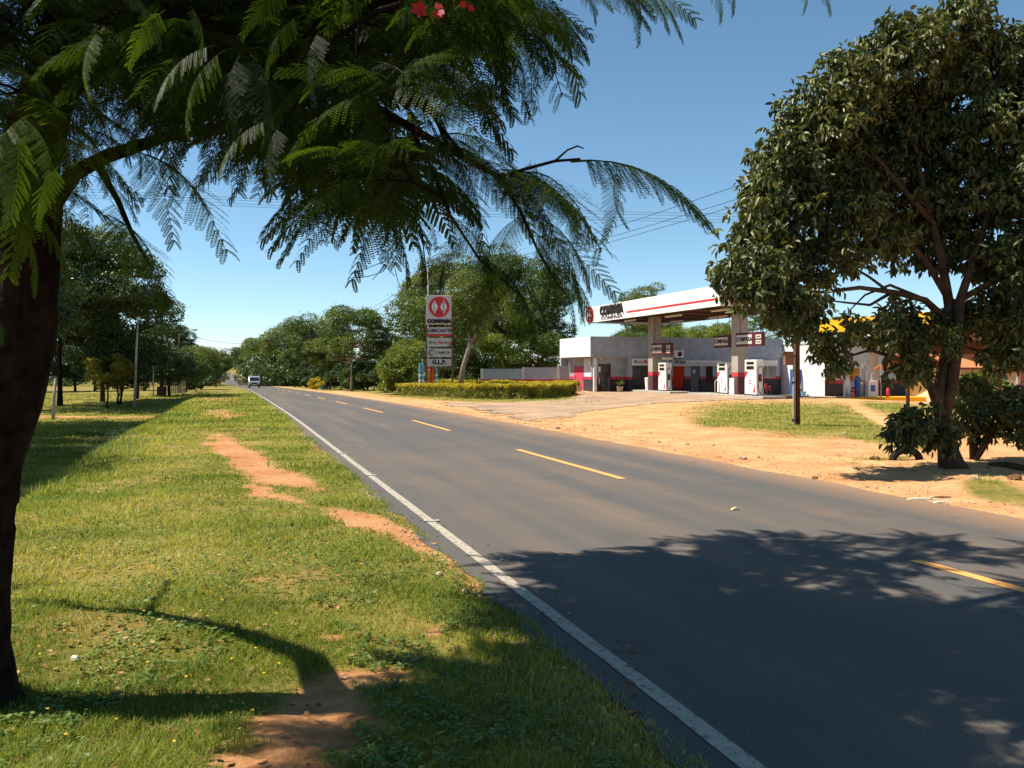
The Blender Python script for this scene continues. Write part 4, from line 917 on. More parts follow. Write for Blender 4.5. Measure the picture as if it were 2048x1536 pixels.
lw.box(WS, WS+.15, .02, 1.05, -.5, 2.719)
# front wall with window and door openings (x ranges)
ux = lambda u, dy=0.: L_at(u, bs+dy)-bx
e0, e1 = ux(1183, .9), ux(1221, .9); wn0, wn1 = ux(1265), ux(1303); c0, c1_ = ux(1346), ux(1369); g0_, g1_ = ux(1382), ux(1400); m0, m1 = ux(1412), ux(1426); k0, k1 = ux(1522), ux(1552)
ops = [(wn0, wn1, .35, 2.02), (c0, c1_, -.5, 2.0), (g0_, g1_, -.5, 2.05), (m0, m1, .6, 2.05), (k0, k1, 1.05, 2.2)]
x = WS+.15
for (a, b_, z0, z1) in ops:
    lw.box(x, a, .02, .24, -.5, 2.718)
    lw.box(a, b_, .02, .24, z1, 2.718)
    if z0 > -.4: lw.box(a, b_, .02, .24, -.5, z0)
    x = b_
lw.box(x, Wd-.25, .02, .24, -.5, 2.718)
lw.build('lower_wall', M_wall, B)
MB().box(.55, .79, .60, .84, -.3, 2.619).build('pilaster', mat('white_wall', (.72, .73, .74), .8, .2, .12, 2), B)
def win(x0, x1, z0, z1, y, name='window', frame=M_black, glass=M_glass, mull=1):
    m = MB(); t = .05
    m.box(x0, x1, y, y+.06, z1-t, z1).box(x0, x1, y, y+.06, z0, z0+t).box(x0, x0+t, y, y+.06, z0+t, z1-t).box(x1-t, x1, y, y+.06, z0+t, z1-t)
    for k in range(mull): xm = x0+(x1-x0)*(k+1)/(mull+1); m.box(xm-.02, xm+.02, y+.005, y+.055, z0+t, z1-t)
    o = m.build(name, frame, B); MB().box(x0+t, x1-t, y+.02, y+.035, z0+t, z1-t).build('pane', glass, o); return o
dr = win(E0, E1, -.02, 2.19, .88, 'door', mat('oxblood_frame', (.16, .02, .025), .5, .3, .2, 4)); dr['label'] = 'glass entrance door with dark red frame and paper notices'
[MB().box(a, b_, .862, .868, c, d).build('notice', M_white, dr) for a, b_, c, d in ((E0+.57, E0+.75, 1.55, 1.95), (E0+.2, E0+.42, 1.62, 1.7), (E0+.35, E0+.5, 1.15, 1.25), (E0+.6, E0+.66, .6, 1.1))]
# side door in the lit wall facing the road
sd = MB().box(.775, .799, 3.2, 5.2, -.2, 2.0).build('side_door', mat('faded_red_door', (.55, .07, .12), .6, .2, .2, 6), B, bevel=.004)
MB().box(.765, .774, 3.25, 3.35, .9, 1.05).build('handle', M_black, sd)
win(wn0+.02, wn1-.02, .37, 2.0, .10); win(k0+.02, k1-.02, 1.07, 2.18, .08, glass=mat('curtain_glass', (.20, .22, .20), .5, .3, .3, 5), frame=M_greyp)
win(m0+.01, m1-.01, .62, 2.03, .08, frame=M_maroon)
for (a, b_) in ((g0_+.02, g1_-.02),):
    d_ = MB().box(a, b_, .10, .15, -.3, 2.03).build('door', mat('grey_door', (.11, .115, .13), .5, .3, .15, 3), B, bevel=.005); MB().box(a+.2, a+.42, .085, .099, 1.45, 1.72).build('notice', M_cream, d_); MB().tube([(b_-.12, .05, .95), (b_-.12, .05, 1.15)], .015, 6).build('handle', M_steel, d_)
cu = MB()
for k in range(16):
    xa = c0+.02+k*(c1_-c0-.04)/16; cu.box(xa, xa+(c1_-c0-.04)/16.2, .10+.02*(k % 2), .13+.02*(k % 2), .25, 1.98)
cu.build('door_curtain', M_redcloth, B)
MB().box(c0+.02, c1_-.02, .2, .23, -.4, 1.99).build('door_recess', M_black, B)  # flat black sheet in place of the shade behind the curtain
# awning boards
def awning(x0, x1, z):
    a = MB().box(x0, x1, -.32, -.27, z, z+.33).box(x0, x1, -.36, -.325, z-.13, z-.03).box(x0, x1, -.268, .018, z+.22, z+.26).build('awning_board', M_greyp, B, bevel=.006); return a
A0, A1 = ux(1345, -.3), ux(1443, -.3); aw = awning(A0, A1, 2.14); text('lettering', 'OFICINA', .32, M_ink, aw, (A0+.62, -.326, 2.31), sx=.86, bold=.014)
MB().box(A0+1.2, A1-.05, -.326, -.321, 2.235, 2.26).build('stripe', M_ink, aw)
A2, A3 = ux(1478, -.3), ux(1555, -.3); aw2 = awning(A2, A3, 2.16); text('lettering', 'LAVADERO', .26, M_ink, aw2, (A2+.9, -.326, 2.33), sx=1.1, bold=.01)
# porch ceiling lamp
MB().lathe([(.09, 0), (.12, .06), (.05, .1)], (1.1, .5, 2.52), 10).build('porch_lamp', M_white, B)
MB().box(-.012, -.001, .0, 6.39, 2.73, Ht-.01).box(.781, .798, 1.02, 3.1, 1.18, 2.6).build('side_render', mat('whitewash_side', (.74, .75, .76), .85, .1, .12, 1.5), B)  # white skin over the grey side wall, strong sun put into its colour
# things fixed on or standing by the wall
ms = thing('shop_sign', 'white sign box reading Mini-Market over the shop window', 'sign', at_Ls(L_at(1264, bs-.1), bs-.02, bz+2.08), RA)
MB().box(0, 2.3, -.10, 0, 0, .52).build('sign_box', M_greyp, ms, bevel=.01)
mm = [('M', M_green), ('ini', M_red), ('-', M_ink), ('M', M_red), ('ar', M_red), ('k', M_ink), ('et', M_red)]
xx = .14
for sgl, mt in [('M', M_green), ('i', M_red), ('n', M_green), ('i', M_red), ('-', M_red), ('M', M_red), ('a', M_green), ('r', M_red), ('k', M_green), ('e', M_red), ('t', M_red)]:
    wd = {'M': .30, 'i': .11, '-': .14, 'n': .20, 'r': .14, 't': .14}.get(sgl, .20)
    text('letter', sgl, .36, mt, ms, (xx+wd/2, -.105, .26), sx=1.0, bold=.012); xx += wd
ac = thing('air_conditioner', 'white outdoor air conditioner unit with a round dark fan high on the wall', 'air conditioner', at_Ls(L_at(1349, bs-.3), bs-.03, bz+2.66), RA)
MB().box(0, .78, -.36, -.04, 0, .60).build('casing', M_white, ac, bevel=.02)
fg = MB().lathe([(.21, 0), (.21, .015)], (0, 0, 0), 20).build('fan_grille', M_maroon, ac); fg.rotation_euler = (math.pi/2, 0, 0); fg.location = (.42, -.362, .30)
[MB().box(q, q+.04, -.3, -.001, -.06, -.002).build('bracket', M_black, ac) for q in (.15, .6)]
# potted plants
def potted(label, L, s):
    t = thing('potted_plant', label, 'plant', at_Ls(L, s, Hs(*LS(L, s))+.03), 0, 'potted plants by the shop wall')
    MB().lathe([(.17, 0), (.20, .05), (.26, .38), (.27, .40), (.24, .40), (.2, .36)], n=14).build('pot', mat('clay_pot', (.42, .30, .22), .9, .1, .2, 6), t, smooth=True)
    r = np.random.default_rng(int(L*10)); n = 60; az = r.uniform(0, 6.28, n); V = []; Q = []
    for a in az:
        ln = r.uniform(.35, .65); out = r.uniform(.2, .8); w_ = .035; s_ = np.array([-math.sin(a), math.cos(a), 0])*w_
        pr = None
        for k in range(5):
            f = k/4; p_ = np.array([math.cos(a)*out*ln*f*1.4, math.sin(a)*out*ln*f*1.4, .38+ln*(f*1.2-.75*out*f*f*1.3)]); wv = s_*(1-f*.85)
            V += [p_-wv, p_+wv]
            if k: m_ = len(V); Q.append((m_-4, m_-3, m_-1, m_-2))
    mesh_np('leaves', np.array(V), np.array(Q), 4, L_BRIGHT, t, r.random(len(Q))); return t
potted('leafy potted plant left of the shop entrance', L_at(1157, 59.2), 59.2)
potted('leafy potted plant between the entrance and the shop window', L_at(1240, 59.0), 59.0)

# ------------------------------------------------------------------ boundary wall
def wallz(x, y): return Hs(x, y)
bw = thing('boundary_wall', 'low grey wall with a red and dark band and pale pillars behind the hedge', 'wall', tuple(W(961, 740, 70)[:2])+(-.28,), 0)
x1 = (1129-961)*70/F
def wall_seg(xa, xb, h): MB().box(xa, xb, 0, .15, -.6, h).build('panel', M_wall, bw)
wall_seg(.22, 3.45, 2.03); wall_seg(3.6, 6.36, 2.14); wall_seg(6.5, x1+.4, 2.26)
for xa, h in ((0, 2.04), (3.45, 2.16), (6.36, 2.3)): MB().box(xa, xa+.24 if xa == 0 else xa+.145, -.12, .17, -.6, h).build('pillar', zpaint('pillar%d' % int(xa*10), (.66, .64, .62), (.55, .08, .09), (.4, .38, .38), .95, 1.17), bw)
p = W(1105, 770, 68); tb = thing('table', 'small pale red table top standing before the boundary wall', 'table', (p[0], p[1], Hs(p[0], p[1])), 0)
MB().box(-1.1, 1.1, -.3, .3, .70, .75).build('table_top', mat('salmon', (.6, .2, .12), .7, .2, .2, 4), tb)
for xx_ in (-1, 1):
    for yy_ in (-.25, .25): MB().box(xx_-.03, xx_+.03, yy_-.03, yy_+.03, 0, .70).build('leg', M_cream, tb)

# ------------------------------------------------------------------ canopy
cL0, cL1, cs0, cs1 = 27.75, 34.9, 44.4, 64.6
C_ = thing('station_canopy', 'white flat fuel station canopy with a red stripe on two square columns', 'canopy', at_Ls(cL0, cs0, 0), RA)
cw, cl = cL1-cL0, cs1-cs0; zb, zt = 5.5, 6.76
fa_ = MB().box(0, .10, 0, cl, zb, zt).box(.101, cw-.101, 0, .10, zb, zt).box(cw-.10, cw, 0, cl, zb, zt).box(.101, cw-.101, cl-.1, cl, zb, zt)
fa_.k = 1
for q in range(1, 10): fa_.box(-.003, 0.001, q*cl/10-.012, q*cl/10+.012, zb+.02, zt-.02)
for q in range(1, 4): fa_.box(q*cw/4-.012, q*cw/4+.012, -.003, .001, zb+.02, zt-.02)
fa_.build('fascia', [mat('fascia_white', (.76, .75, .71), .5, .3, .22, 1.1), mat('seam_grey', (.35, .33, .31), .7, .2, .2, 5)], C_)
MB().box(.102, cw-.102, .102, cl-.102, zb+.12, zb+.2).box(.102, cw-.102, .102, cl-.102, zt-.2, zt-.1).build('soffit', M_soffit, C_)
bm_ = MB()
for k in range(1, 6): bm_.box(.105, cw-.105, cl*k/6-.08, cl*k/6+.08, zb+.0, zb+.119)
bm_.build('beam', M_soffit, C_)
MB().box(-.006, 0, .25, s_at(1253, cL0)-cs0, zb+.36, zb+.50).box(2.4, cw-.25, -.006, 0, zb+.36, zb+.50).build('stripe', M_red, C_)
ya, yb = s_at(1201, cL0)-cs0, s_at(1247, cL0)-cs0
o = text('lettering', 'COMPASA', .82, M_ink, C_, (-.05, (ya+yb)/2, zb+.78), rot=(math.pi/2, 0, -math.pi/2), sx=1, bold=.035, ext=.05)
o.scale = ((ya-yb)/o.dimensions.x if o.dimensions.x else 1, 1.15, 1)
cs_x = (ya-yb)/(max(v.co.x for v in o.data.vertices)-min(v.co.x for v in o.data.vertices)); o.scale = (cs_x, 1.15, 1)
o = text('lettering', 'COMPASA', .60, M_ink, C_, (cw*.62, -.03, zb+.72), rot=(math.pi/2, 0, 0), sx=1.0, bold=.03, ext=.03)
text('lettering', 'COMPASA', .30, M_maroon, C_, (-.008, (ya+yb)/2, zb+.20), rot=(math.pi/2, 0, -math.pi/2), sx=2.6*cs_x, bold=.01, ext=.004)  # squashed red reflection of the black letters, painted below them
def emblem(parent, loc, r, rot, t=.05):
    e = MB().tube([(0, 0, 0), (0, 0, t)], r, 36).build('emblem', M_red, parent, loc=loc); e.rotation_euler = rot
    w_ = MB()
    for sg in (-1, 1):
        pts = []
        for q in np.linspace(-1, 1, 9): pts.append((sg*math.sqrt(max(0, .72**2-(q*.62)**2))*r*.98, q*.62*r))
        for q in np.linspace(1, -1, 9): pts.append((sg*(.13+.40*abs(q)**1.6)*r, q*.62*r))
        w_.prism(pts if sg > 0 else pts[::-1], t+.001, t+.01, axis='z')
    g = w_.build('emblem_mark', mat('white_inlay', (.72, .70, .68), .5, .3, .08, 3), e); return e
emblem(C_, (-.02, cl-.75, zb+.66), .66, (0, -math.pi/2, 0), .12).rotation_euler = (math.pi/2, 0, -math.pi/2)
emblem(C_, (1.1, -.02, zb+.66), .62, (math.pi/2, 0, 0), .08)
for k, s_ in enumerate((45.8, 57.0)):
    cc = at_Ls(30.0, s_, 0); lx, ly = 30.0-cL0, s_-cs0
    o = MB().box(-.36, .36, -.36, .36, -.3, zb+.11).build('column', M_col, C_, bevel=.015, loc=(lx, ly, 0))
for i, (lx, ly, L2, a) in enumerate([(1.6, 2.6, 1.9, 0), (5.6, 2.6, 1.9, 0), (1.6, 8.6, 2.2, 0), (5.2, 8.6, 2.2, 0), (1.2, 14.6, 1.7, 0), (5.2, 14.6, 1.9, 0), (3.4, 17.3, 1.6, math.pi/2)]):
    o = MB().box(-.09, .09, -L2/2, L2/2, -.12, 0).build('tube_light', M_tube, C_, bevel=.02, loc=(lx, ly, zb-.002)); o.rotation_euler = (0, 0, a)

# hanging price/brand boards at the columns
def board(label, s_a, s_b, L, z0, z1, txt_w, extras=True):
    t = thing('brand_board', label, 'sign', at_Ls(L, s_b, 0), RA, 'dark brand boards under the canopy')
    ln = s_b-s_a          # runs toward the camera: local -y
    MB().box(-.10, .10, -ln, 0, z0, z1).build('frame', M_maroon, t, bevel=.01)
    MB().box(-.112, -.101, -txt_w-.08, -.08, z0+.14, z1-.14).build('panel', M_cream, t)
    text('lettering', 'COMPASA', .36*txt_w/1.7, M_ink, t, (-.118, -.08-txt_w/2, (z0+z1)/2), rot=(math.pi/2, 0, -math.pi/2), sx=1.05, bold=.014)
    if extras:
        for q in (0, 1): MB().box(-.112, -.101, -ln+.08, -ln+.62, z0+.12+q*.32, z0+.34+q*.32).build('price_panel', M_cream, t); MB().box(-.118, -.113, -ln+.16, -ln+.54, z0+.20+q*.32, z0+.26+q*.32).build('price_text', M_ink, t)
    for q in (-.35, -ln+.3): MB().tube([(0, q, z1), (0, q, zb-.001)], .02, 6).build('hanger', M_black, t)
    return t
sA = s_at(1474, 29.4); sB = s_at(1527, 29.4)
board('dark board with a white name panel, right of the nearer canopy column', sB, sA, 29.4, 3.07, 3.90, (sA-sB)*.60)
sA = s_at(1430, 30.6); sB = s_at(1464, 30.6)
board('dark board with a white name panel, left of the nearer canopy column', sB, sA, 30.6, 3.12, 3.92, (sA-sB)*.80, False)
sA = s_at(1305, 29.5); sB = s_at(1344, 29.5)
board('dark board with a white name panel at the farther canopy column', sB, sA, 29.5, 2.75, 3.60, (sA-sB)*.52)

# ------------------------------------------------------------------ islands, pumps, bins
def island(label, L0, L1, s0, s1):
    z = .0; o = MB().box(0, L1-L0, 0, s1-s0, -.3, .13).build('pump_island', M_concrete, bevel=.03); o.location = at_Ls(L0, s0, 0); o.rotation_euler = (0, 0, RA); tag(o, label, 'kerb island', 'raised concrete pump islands'); return o
island('concrete island under the farther pump and the bin', 29.2, 30.8, 53.2, 59.3)
island('concrete island under the two nearer pumps', 29.2, 30.8, 42.2, 50.8)
def make_pump(label, u, L, scale=1):
    s = s_at(u, L-.25); t = thing('fuel_pump', label, 'fuel pump', at_Ls(L, s, .128), RA, 'white fuel pumps under the canopy')
    d, w_, h = .25, .58, 2.05                            # display face looks towards the road: local -x
    MB().box(-d, d, -w_, w_, .06, h).build('housing', M_white, t, bevel=.03)
    MB().box(-d-.01, d+.01, -w_-.01, w_+.01, 0, .058).build('plinth', M_black, t)
    MB().box(-d-.012, -d-.002, -w_+.06, w_-.06, h-.62, h-.06).build('display_panel', M_cream, t, bevel=.004)
    for z0, z1 in ((h-.27, h-.12), (h-.55, h-.36)):
        o = MB().box(-d-.02, -d-.013, -.36, .36, z0, z1).build('display', M_glass, t)
    MB().box(-d-.008, -d-.001, -.12, .12, 1.12, 1.30).build('keypad', M_greyp, t, bevel=.003)
    MB().prism([(-w_+.1, .18), (-w_+.32, .18), (-w_+.16, .62)], -d-.009, -d-.002, axis='x').build('red_triangle', M_red, t); MB().prism([(w_-.02, 1.38), (w_-.38, 1.38), (w_-.02, .95)], -d-.009, -d-.002, axis='x').build('red_triangle', M_red, t)
    [MB().box(-d-.008, -d-.002, -.05, .1, q, q+.09).build('marking', M_red, t) for q in (.66, .82)]
    hs = [(.0, -w_-.03, 1.62)]
    pts = [(-.10, -w_-.05, .60)] + [(-.17+.17*(1-math.cos(a)), -w_-.06, 1.50+.16*math.sin(a)) for a in np.linspace(0, math.pi, 9)] + [(.17, -w_-.06, .5), (.10, -w_-.08, .18), (-.02, -w_-.08, .12), (-.15, -w_-.07, .3), (-.17, -w_-.06, 1.5)]
    MB().tube(pts[1:], .022, 8).build('hose', M_black, t, smooth=True)
    MB().box(-.08, .08, -w_-.05, -w_-.005, .80, 1.22).build('nozzle_boot', M_black, t, bevel=.01)
    nz = MB().tube([(0, -w_-.09, 1.15), (0, -w_-.10, 1.0), (.03, -w_-.10, .86)], [.03, .035, .018], 8).build('nozzle', M_red if 'right' in label else M_black, t, smooth=True)
    t.scale = (scale,)*3
    return t
make_pump('white fuel pump by the farther column, left of the red curtain', 1324, 30.0)
make_pump('white fuel pump left of the nearer canopy column', 1444, 30.2)
make_pump('white fuel pump right of the nearer canopy column', 1501, 29.6, 1.04)
def bin_(label, u, L, h, r, m):
    s = s_at(u, L); t = thing('waste_bin', label, 'bin', at_Ls(L, s, .13), RA)
    MB().lathe([(r*.78, 0), (r, h*.9), (r*1.06, h*.9), (r*1.06, h*.96), (r*.8, h)], n=16).build('body', m, t, smooth=False); MB().tube([(-r*.5, 0, h), (-r*.3, 0, h+.12), (r*.3, 0, h+.12), (r*.5, 0, h)], .018, 6).build('handle', M_black, t)
bin_('round white bin on the farther pump island', 1297, 29.8, .95, .28, M_white)
t = thing('service_box', 'grey metal service box between the nearer column and its left pump', 'cabinet', at_Ls(29.75, s_at(1469, 29.75), .13), RA)
MB().box(-.22, .22, -.25, .25, 0, 1.02).build('body', M_greyp, t, bevel=.02); MB().tube([(-.12, -.26, .84), (-.02, -.28, .86)], .03, 6).build('tap', M_steel, t)
t = thing('hoop_guard', 'bent pale metal hoop at the end of the nearer pump island', 'guard rail', at_Ls(29.9, s_at(1430, 29.9), .13), RA)
MB().tube([(0, 0, 0), (0, 0, .7), (0, -.08, .82), (0, -.24, .86), (0, -.4, .82), (0, -.46, .7), (0, -.46, 0)], .03, 8).build('rail', M_cream, t, smooth=True)
t = thing('water_stand', 'white box on a post beside the farther column', 'box', at_Ls(30.0, s_at(1335, 30), .1), RA)
MB().box(-.35, .35, -.2, .2, 2.3, 2.48).build('box', M_cream, t, bevel=.02); MB().tube([(0, 0, 0), (0, 0, 2.3)], .04, 8).build('post', M_cream, t)
# chairs
def chair(label, pos, rz, m, name='plastic_chair'):
    t = thing(name, label, 'chair', pos, rz)
    MB().box(-.23, .23, -.22, .22, .42, .45).build('seat', m, t, bevel=.012)
    b_ = MB()
    for k in range(5): b_.box(-.21+k*.095, -.15+k*.095, .21, .24, .47, .84)
    b_.box(-.23, .23, .205, .245, .84, .90); b_.build('backrest', m, t, bevel=.006)
    for sx_ in (-1, 1):
        MB().box(sx_*.25-.02, sx_*.25+.02, -.2, .22, .62, .65).build('armrest', m, t, bevel=.008)
        for sy_ in (-1, 1): MB().tube([(sx_*.22, sy_*.19, .42), (sx_*.26, sy_*.24, 0)], [.025, .018], 6).build('leg', m, t)
    return t
p = at_Ls(L_at(1533, 56), 56); chair('red plastic chair under the awning beside the right pump', (p[0], p[1], Hs(p[0], p[1])), .5, mat('red_plastic', (.60, .10, .09), .5, .3, .1, 5))
p = at_Ls(L_at(1519, 57), 57); chair('grey plastic chair behind the right pump next to the red chair', (p[0], p[1], Hs(p[0], p[1])), -.4, mat('grey_plastic', (.30, .30, .32), .5, .3, .1, 5))
# blue cooler
Lf = L_at(1567, 59); p = at_Ls(Lf, 57.6); zf = -.42
fz = thing('drinks_cooler', 'tall blue cooler with a white figure printed on it beside the grey building', 'cooler', (p[0], p[1], zf), RA)
MB().box(.10, 1.72, 0, .7, .02, 2.12).build('cabinet', M_blue, fz, bevel=.02)
MB().prism([(.55, .55), (1.05, .55), (1.0, .8), (.9, 1.05), (.86, 1.3), (.8, 1.5), (.72, 1.52), (.68, 1.3), (.62, 1.0), (.52, .75)], -.008, -.001).build('print', mat('pale_print', (.62, .66, .70), .5, .3, .1, 4), fz)
MB().box(1.32, 1.36, -.03, -.001, .8, 1.4).build('handle', M_white, fz)
p2 = at_Ls(Lf+.35, 56.9); t = thing('bucket', 'light blue bucket standing before the blue cooler', 'bucket', (p2[0], p2[1], zf+.02))
MB().lathe([(.16, 0), (.22, .30), (.235, .30), (.235, .33), (.2, .33), (.15, .05)], n=14).build('pail', mat('light_blue', (.15, .35, .5), .5, .3, .1, 5), t, smooth=False); MB().tube([(-.22, 0, .31), (-.12, 0, .47), (.12, 0, .47), (.22, 0, .31)], .008, 6).build('handle', M_steel, t)
# white building beyond
b2 = thing('white_building', 'white rendered building with a grey shaded front beyond the blue cooler', 'building', at_Ls(43.5, 54.8, -.42), RA)
MB().box(0, 9, 0, 6.0, -.4, 4.1).build('wall', zpaint('white_banded', (.60, .62, .64), (.45, .04, .05), (.04, .035, .05), 1.0, 1.28), b2)
MB().box(-.012, -.001, .01, 5.9, -.3, 4.06).build('side_render', mat('whitewash', (.70, .71, .72), .85, .1, .15, 1.2), b2)  # side coloured paler than the front to carry the sunlight on it
MB().box(-.05, 9.05, -.05, 6.05, 4.101, 4.2).build('roof', M_concrete, b2)
d_ = MB().box(2.3, 3.4, -.03, -.001, 0, 2.2).build('door', mat('ochre_door', (.42, .22, .02), .6, .2, .2, 3), b2, bevel=.004); MB().box(3.2, 3.3, -.05, -.031, 1.0, 1.12).build('handle', M_black, d_)

# ------------------------------------------------------------------ yellow canopy station
yL = 39.9; ys1 = 51.2; ys0 = 38.5
Y = thing('yellow_canopy', 'yellow fascia canopy with dark script lettering behind the big right tree', 'canopy', at_Ls(yL, ys0, 0), RA)
yw = 6.0; yl = ys1-ys0
MB().box(0, .1, 0, yl, 4.3, 5.18).box(.101, yw, 0, .1, 4.3, 5.18).box(.101, yw, yl-.1, yl, 4.3, 5.18).box(yw-.1, yw, .101, yl-.101, 4.3, 5.18).build('fascia', M_yellow, Y, bevel=.015)
MB().box(.102, yw-.102, .102, yl-.102, 4.36, 4.45).build('soffit', M_white, Y)
MB().box(-.006, -.001, 0.02, yl-.02, 4.44, 4.46).box(-.006, -.001, 0.02, yl-.02, 5.06, 5.08).build('trim_line', mat('orange_trim', (.5, .18, .02), .6, .2, .1, 3), Y)
text('lettering', 'FerA', .62, M_maroon, Y, (-.01, yl-3.6, 4.76), rot=(math.pi/2, 0, -math.pi/2), sx=1.25, bold=.03, shear=.25)
for s_ in (1.5, yl-2.5): MB().box(2.7, 3.1, s_-.2, s_+.2, -.4, 4.36).build('column', M_cream, Y, bevel=.01)
def gz_(u, s): L = L_at(u, s); p = LS(L, s); return p[0], p[1], Hs(p[0], p[1])
# kerb
L0 = L_at(1694, 44.5); p = LS(L0, 44.5); o = MB().box(0, 7.5, 0, 1.6, -.2, .15).build('pump_island', M_yellow, bevel=.02); o.location = (p[0], p[1], -.22); o.rotation_euler = (0, 0, .05); tag(o, 'long yellow painted kerb island under the yellow canopy', 'kerb island')
IZ = -.07
def yp(u, dy=.5):
    base = LS(L0, 44.5); y = base[1]+dy; return (u-CX)*y/F, y, IZ
x_, y_, z_ = yp(1743); t = thing('gas_dispenser', 'white dispenser with a blue square on its front on the yellow kerb', 'dispenser', (x_, y_, z_), .05)
MB().box(-.31, .31, -.2, .2, .02, 1.03).build('housing', M_white, t, bevel=.02)
MB().box(-.14, .15, -.212, -.201, .35, .76).build('blue_square', mat('blue_print', (.05, .16, .5), .5, .3, .1, 4), t)
fr_ = MB()
for a, b_ in (((-.28, 0), (-.28, 1.9)), ((-.13, 0), (-.13, 1.75)), ((.28, 0), (.28, 1.75)), ((-.28, 0), (-.28, 1))): fr_.tube([(a[0], .05, 1.0), (b_[0], .05, b_[1]-.2)], .022, 6)
fr_.tube([(-.16, .05, 1.5), (.30, .05, 1.5)], .022, 6); fr_.box(.0, .3, -.1, .1, 1.04, 1.45); fr_.build('pipe_frame', M_steel, t)
for i, (u, h) in enumerate([(1726, 2.2), (1730.5, 2.3), (1721, 2.0), (1762, 2.2)]):
    x_, y_, z_ = yp(u, .9); t = thing('metal_pipe', ['thin upright steel pipe second left of the white dispenser', 'thin upright steel pipe next left of the white dispenser', 'thin upright steel pipe farthest left of the white dispenser', 'thin upright steel pipe right of the white dispenser'][i], 'pipe', (x_, y_, z_)); 
    MB().tube([(0, 0, 0), (0, 0, h)], .035, 8).build('pipe', M_steel, t); MB().lathe([(.07, 0), (.07, .02)], n=10).build('flange', M_steel, t)
x_, y_, z_ = yp(1714, .5); t = thing('gas_cylinder', 'tall blue gas cylinder standing on the yellow kerb', 'gas cylinder', (x_, y_, z_))
MB().lathe([(.16, 0), (.17, .04), (.17, 1.15), (.12, 1.25), (.05, 1.3), (.05, 1.38)], n=14).build('body', M_blue, t, smooth=True); MB().box(-.05, .05, -.04, .04, 1.38, 1.46).build('valve', M_steel, t)
x_, y_, z_ = yp(1706, .25); t = thing('fire_extinguisher', 'short red cylinder in front of the blue gas cylinder', 'cylinder', (x_, y_, z_))
MB().lathe([(.11, 0), (.12, .03), (.12, .46), (.06, .55), (.03, .58)], n=12).build('body', M_red, t, smooth=True); MB().box(-.05, .05, -.02, .02, .58, .64).build('valve', M_black, t)
x_, y_, z_ = yp(1776, .4); t = thing('fire_extinguisher', 'red cylinder at the tree edge on the right part of the yellow kerb', 'cylinder', (x_, y_, z_))
MB().lathe([(.11, 0), (.12, .03), (.12, .46), (.06, .55), (.03, .58)], n=12).build('body', M_red, t, smooth=True); MB().box(-.05, .05, -.02, .02, .58, .64).build('valve', M_black, t)
M_wp = mat('white_plastic', (.74, .72, .68), .5, .3, .06, 4)
x_, y_, z_ = yp(1697, -.5); chair('white plastic chair left of the red and blue cylinders', (x_, y_, -.22), 2.4, M_wp)
x_, y_, z_ = yp(1716, 1.1); chair('white plastic chair behind the blue gas cylinder', (x_, y_, IZ), -.6, M_wp)
x_, y_, z_ = yp(1692, .3); t = thing('water_tank', 'white plastic canister standing on a stand at the end of the yellow kerb', 'canister', (x_, y_, -.22))
MB().box(-.14, .2, -.15, .15, .72, 1.28).build('canister', M_wp, t, bevel=.03); 
for a in (-.1, .15): MB().box(a-.03, a+.03, -.1, .1, 0, .72).build('leg', M_wp, t)
# person sitting in the chair by the cylinders: white shirt, head bowed to the left
def person(label, loc, rz):
    t = thing('person', label, 'person', loc, rz)
    me = bpy.data.meshes.new('body')
    J = [((0, 0, .52), .13), ((0, .02, .72), .12), ((0, .0, .92), .14), ((0, -.02, 1.02), .07), ((0, -.05, 1.10), .055), ((0, -.07, 1.17), .085), ((0, -.06, 1.25), .085),
         ((.17, 0, .95), .06), ((.21, -.10, .74), .045), ((.17, -.30, .66), .032), ((-.17, 0, .95), .06), ((-.21, -.10, .74), .045), ((-.17, -.30, .66), .032),
         ((.10, -.05, .50), .09), ((.12, -.42, .50), .065), ((.12, -.44, .10), .04), ((.12, -.56, .04), .035), ((-.10, -.05, .50), .09), ((-.12, -.42, .50), .065), ((-.12, -.44, .10), .04), ((-.12, -.56, .04), .035)]
    E = [(0, 1), (1, 2), (2, 3), (3, 4), (4, 5), (5, 6), (2, 7), (7, 8), (8, 9), (2, 10), (10, 11), (11, 12), (0, 13), (13, 14), (14, 15), (15, 16), (0, 17), (17, 18), (18, 19), (19, 20)]
    me.from_pydata([j[0] for j in J], E, []); o = bpy.data.objects.new('body', me); COL.objects.link(o); o.parent = t
    mo = o.modifiers.new('skin', 'SKIN'); me.skin_vertices[0].data[0].use_root = True
    for i, j in enumerate(J): me.skin_vertices[0].data[i].radius = (j[1], j[1])
    o.modifiers.new('sub', 'SUBSURF').levels = 2; o.modifiers['sub'].render_levels = 2
    m = bpy.data.materials.new('skin_and_clothes'); nt, Nn, K = nodes_of(m); b = Nn['Principled BSDF']; b.inputs['Roughness'].default_value = .8
    tc = Nn.new('ShaderNodeTexCoord'); s = Nn.new('ShaderNodeSeparateXYZ'); K.new(tc.outputs['Object'], s.inputs[0]); r = Nn.new('ShaderNodeValToRGB'); r.color_ramp.interpolation = 'CONSTANT'; e = r.color_ramp.elements; e.new(.5)
    e[0].position = 0; e[0].color = (.05, .07, .16, 1); e[1].position = .60; e[1].color = (.7, .7, .68, 1); e[2].position = 1.0; e[2].color = (.30, .15, .09, 1)
    K.new(s.outputs[2], r.inputs[0]); K.new(r.outputs[0], b.inputs['Base Color']); me.materials.append(m)
    r = MB().lathe([(.085, 0), (.095, .05), (.06, .10), (.01, .115)], (0, -.05, 1.235), 12).build('cap', M_red, t, smooth=True)
    return t
x_, y_, z_ = yp(1704, .75); person('person sitting in a white top and red cap behind the short red cylinder', (x_, y_, -.09), -.9)

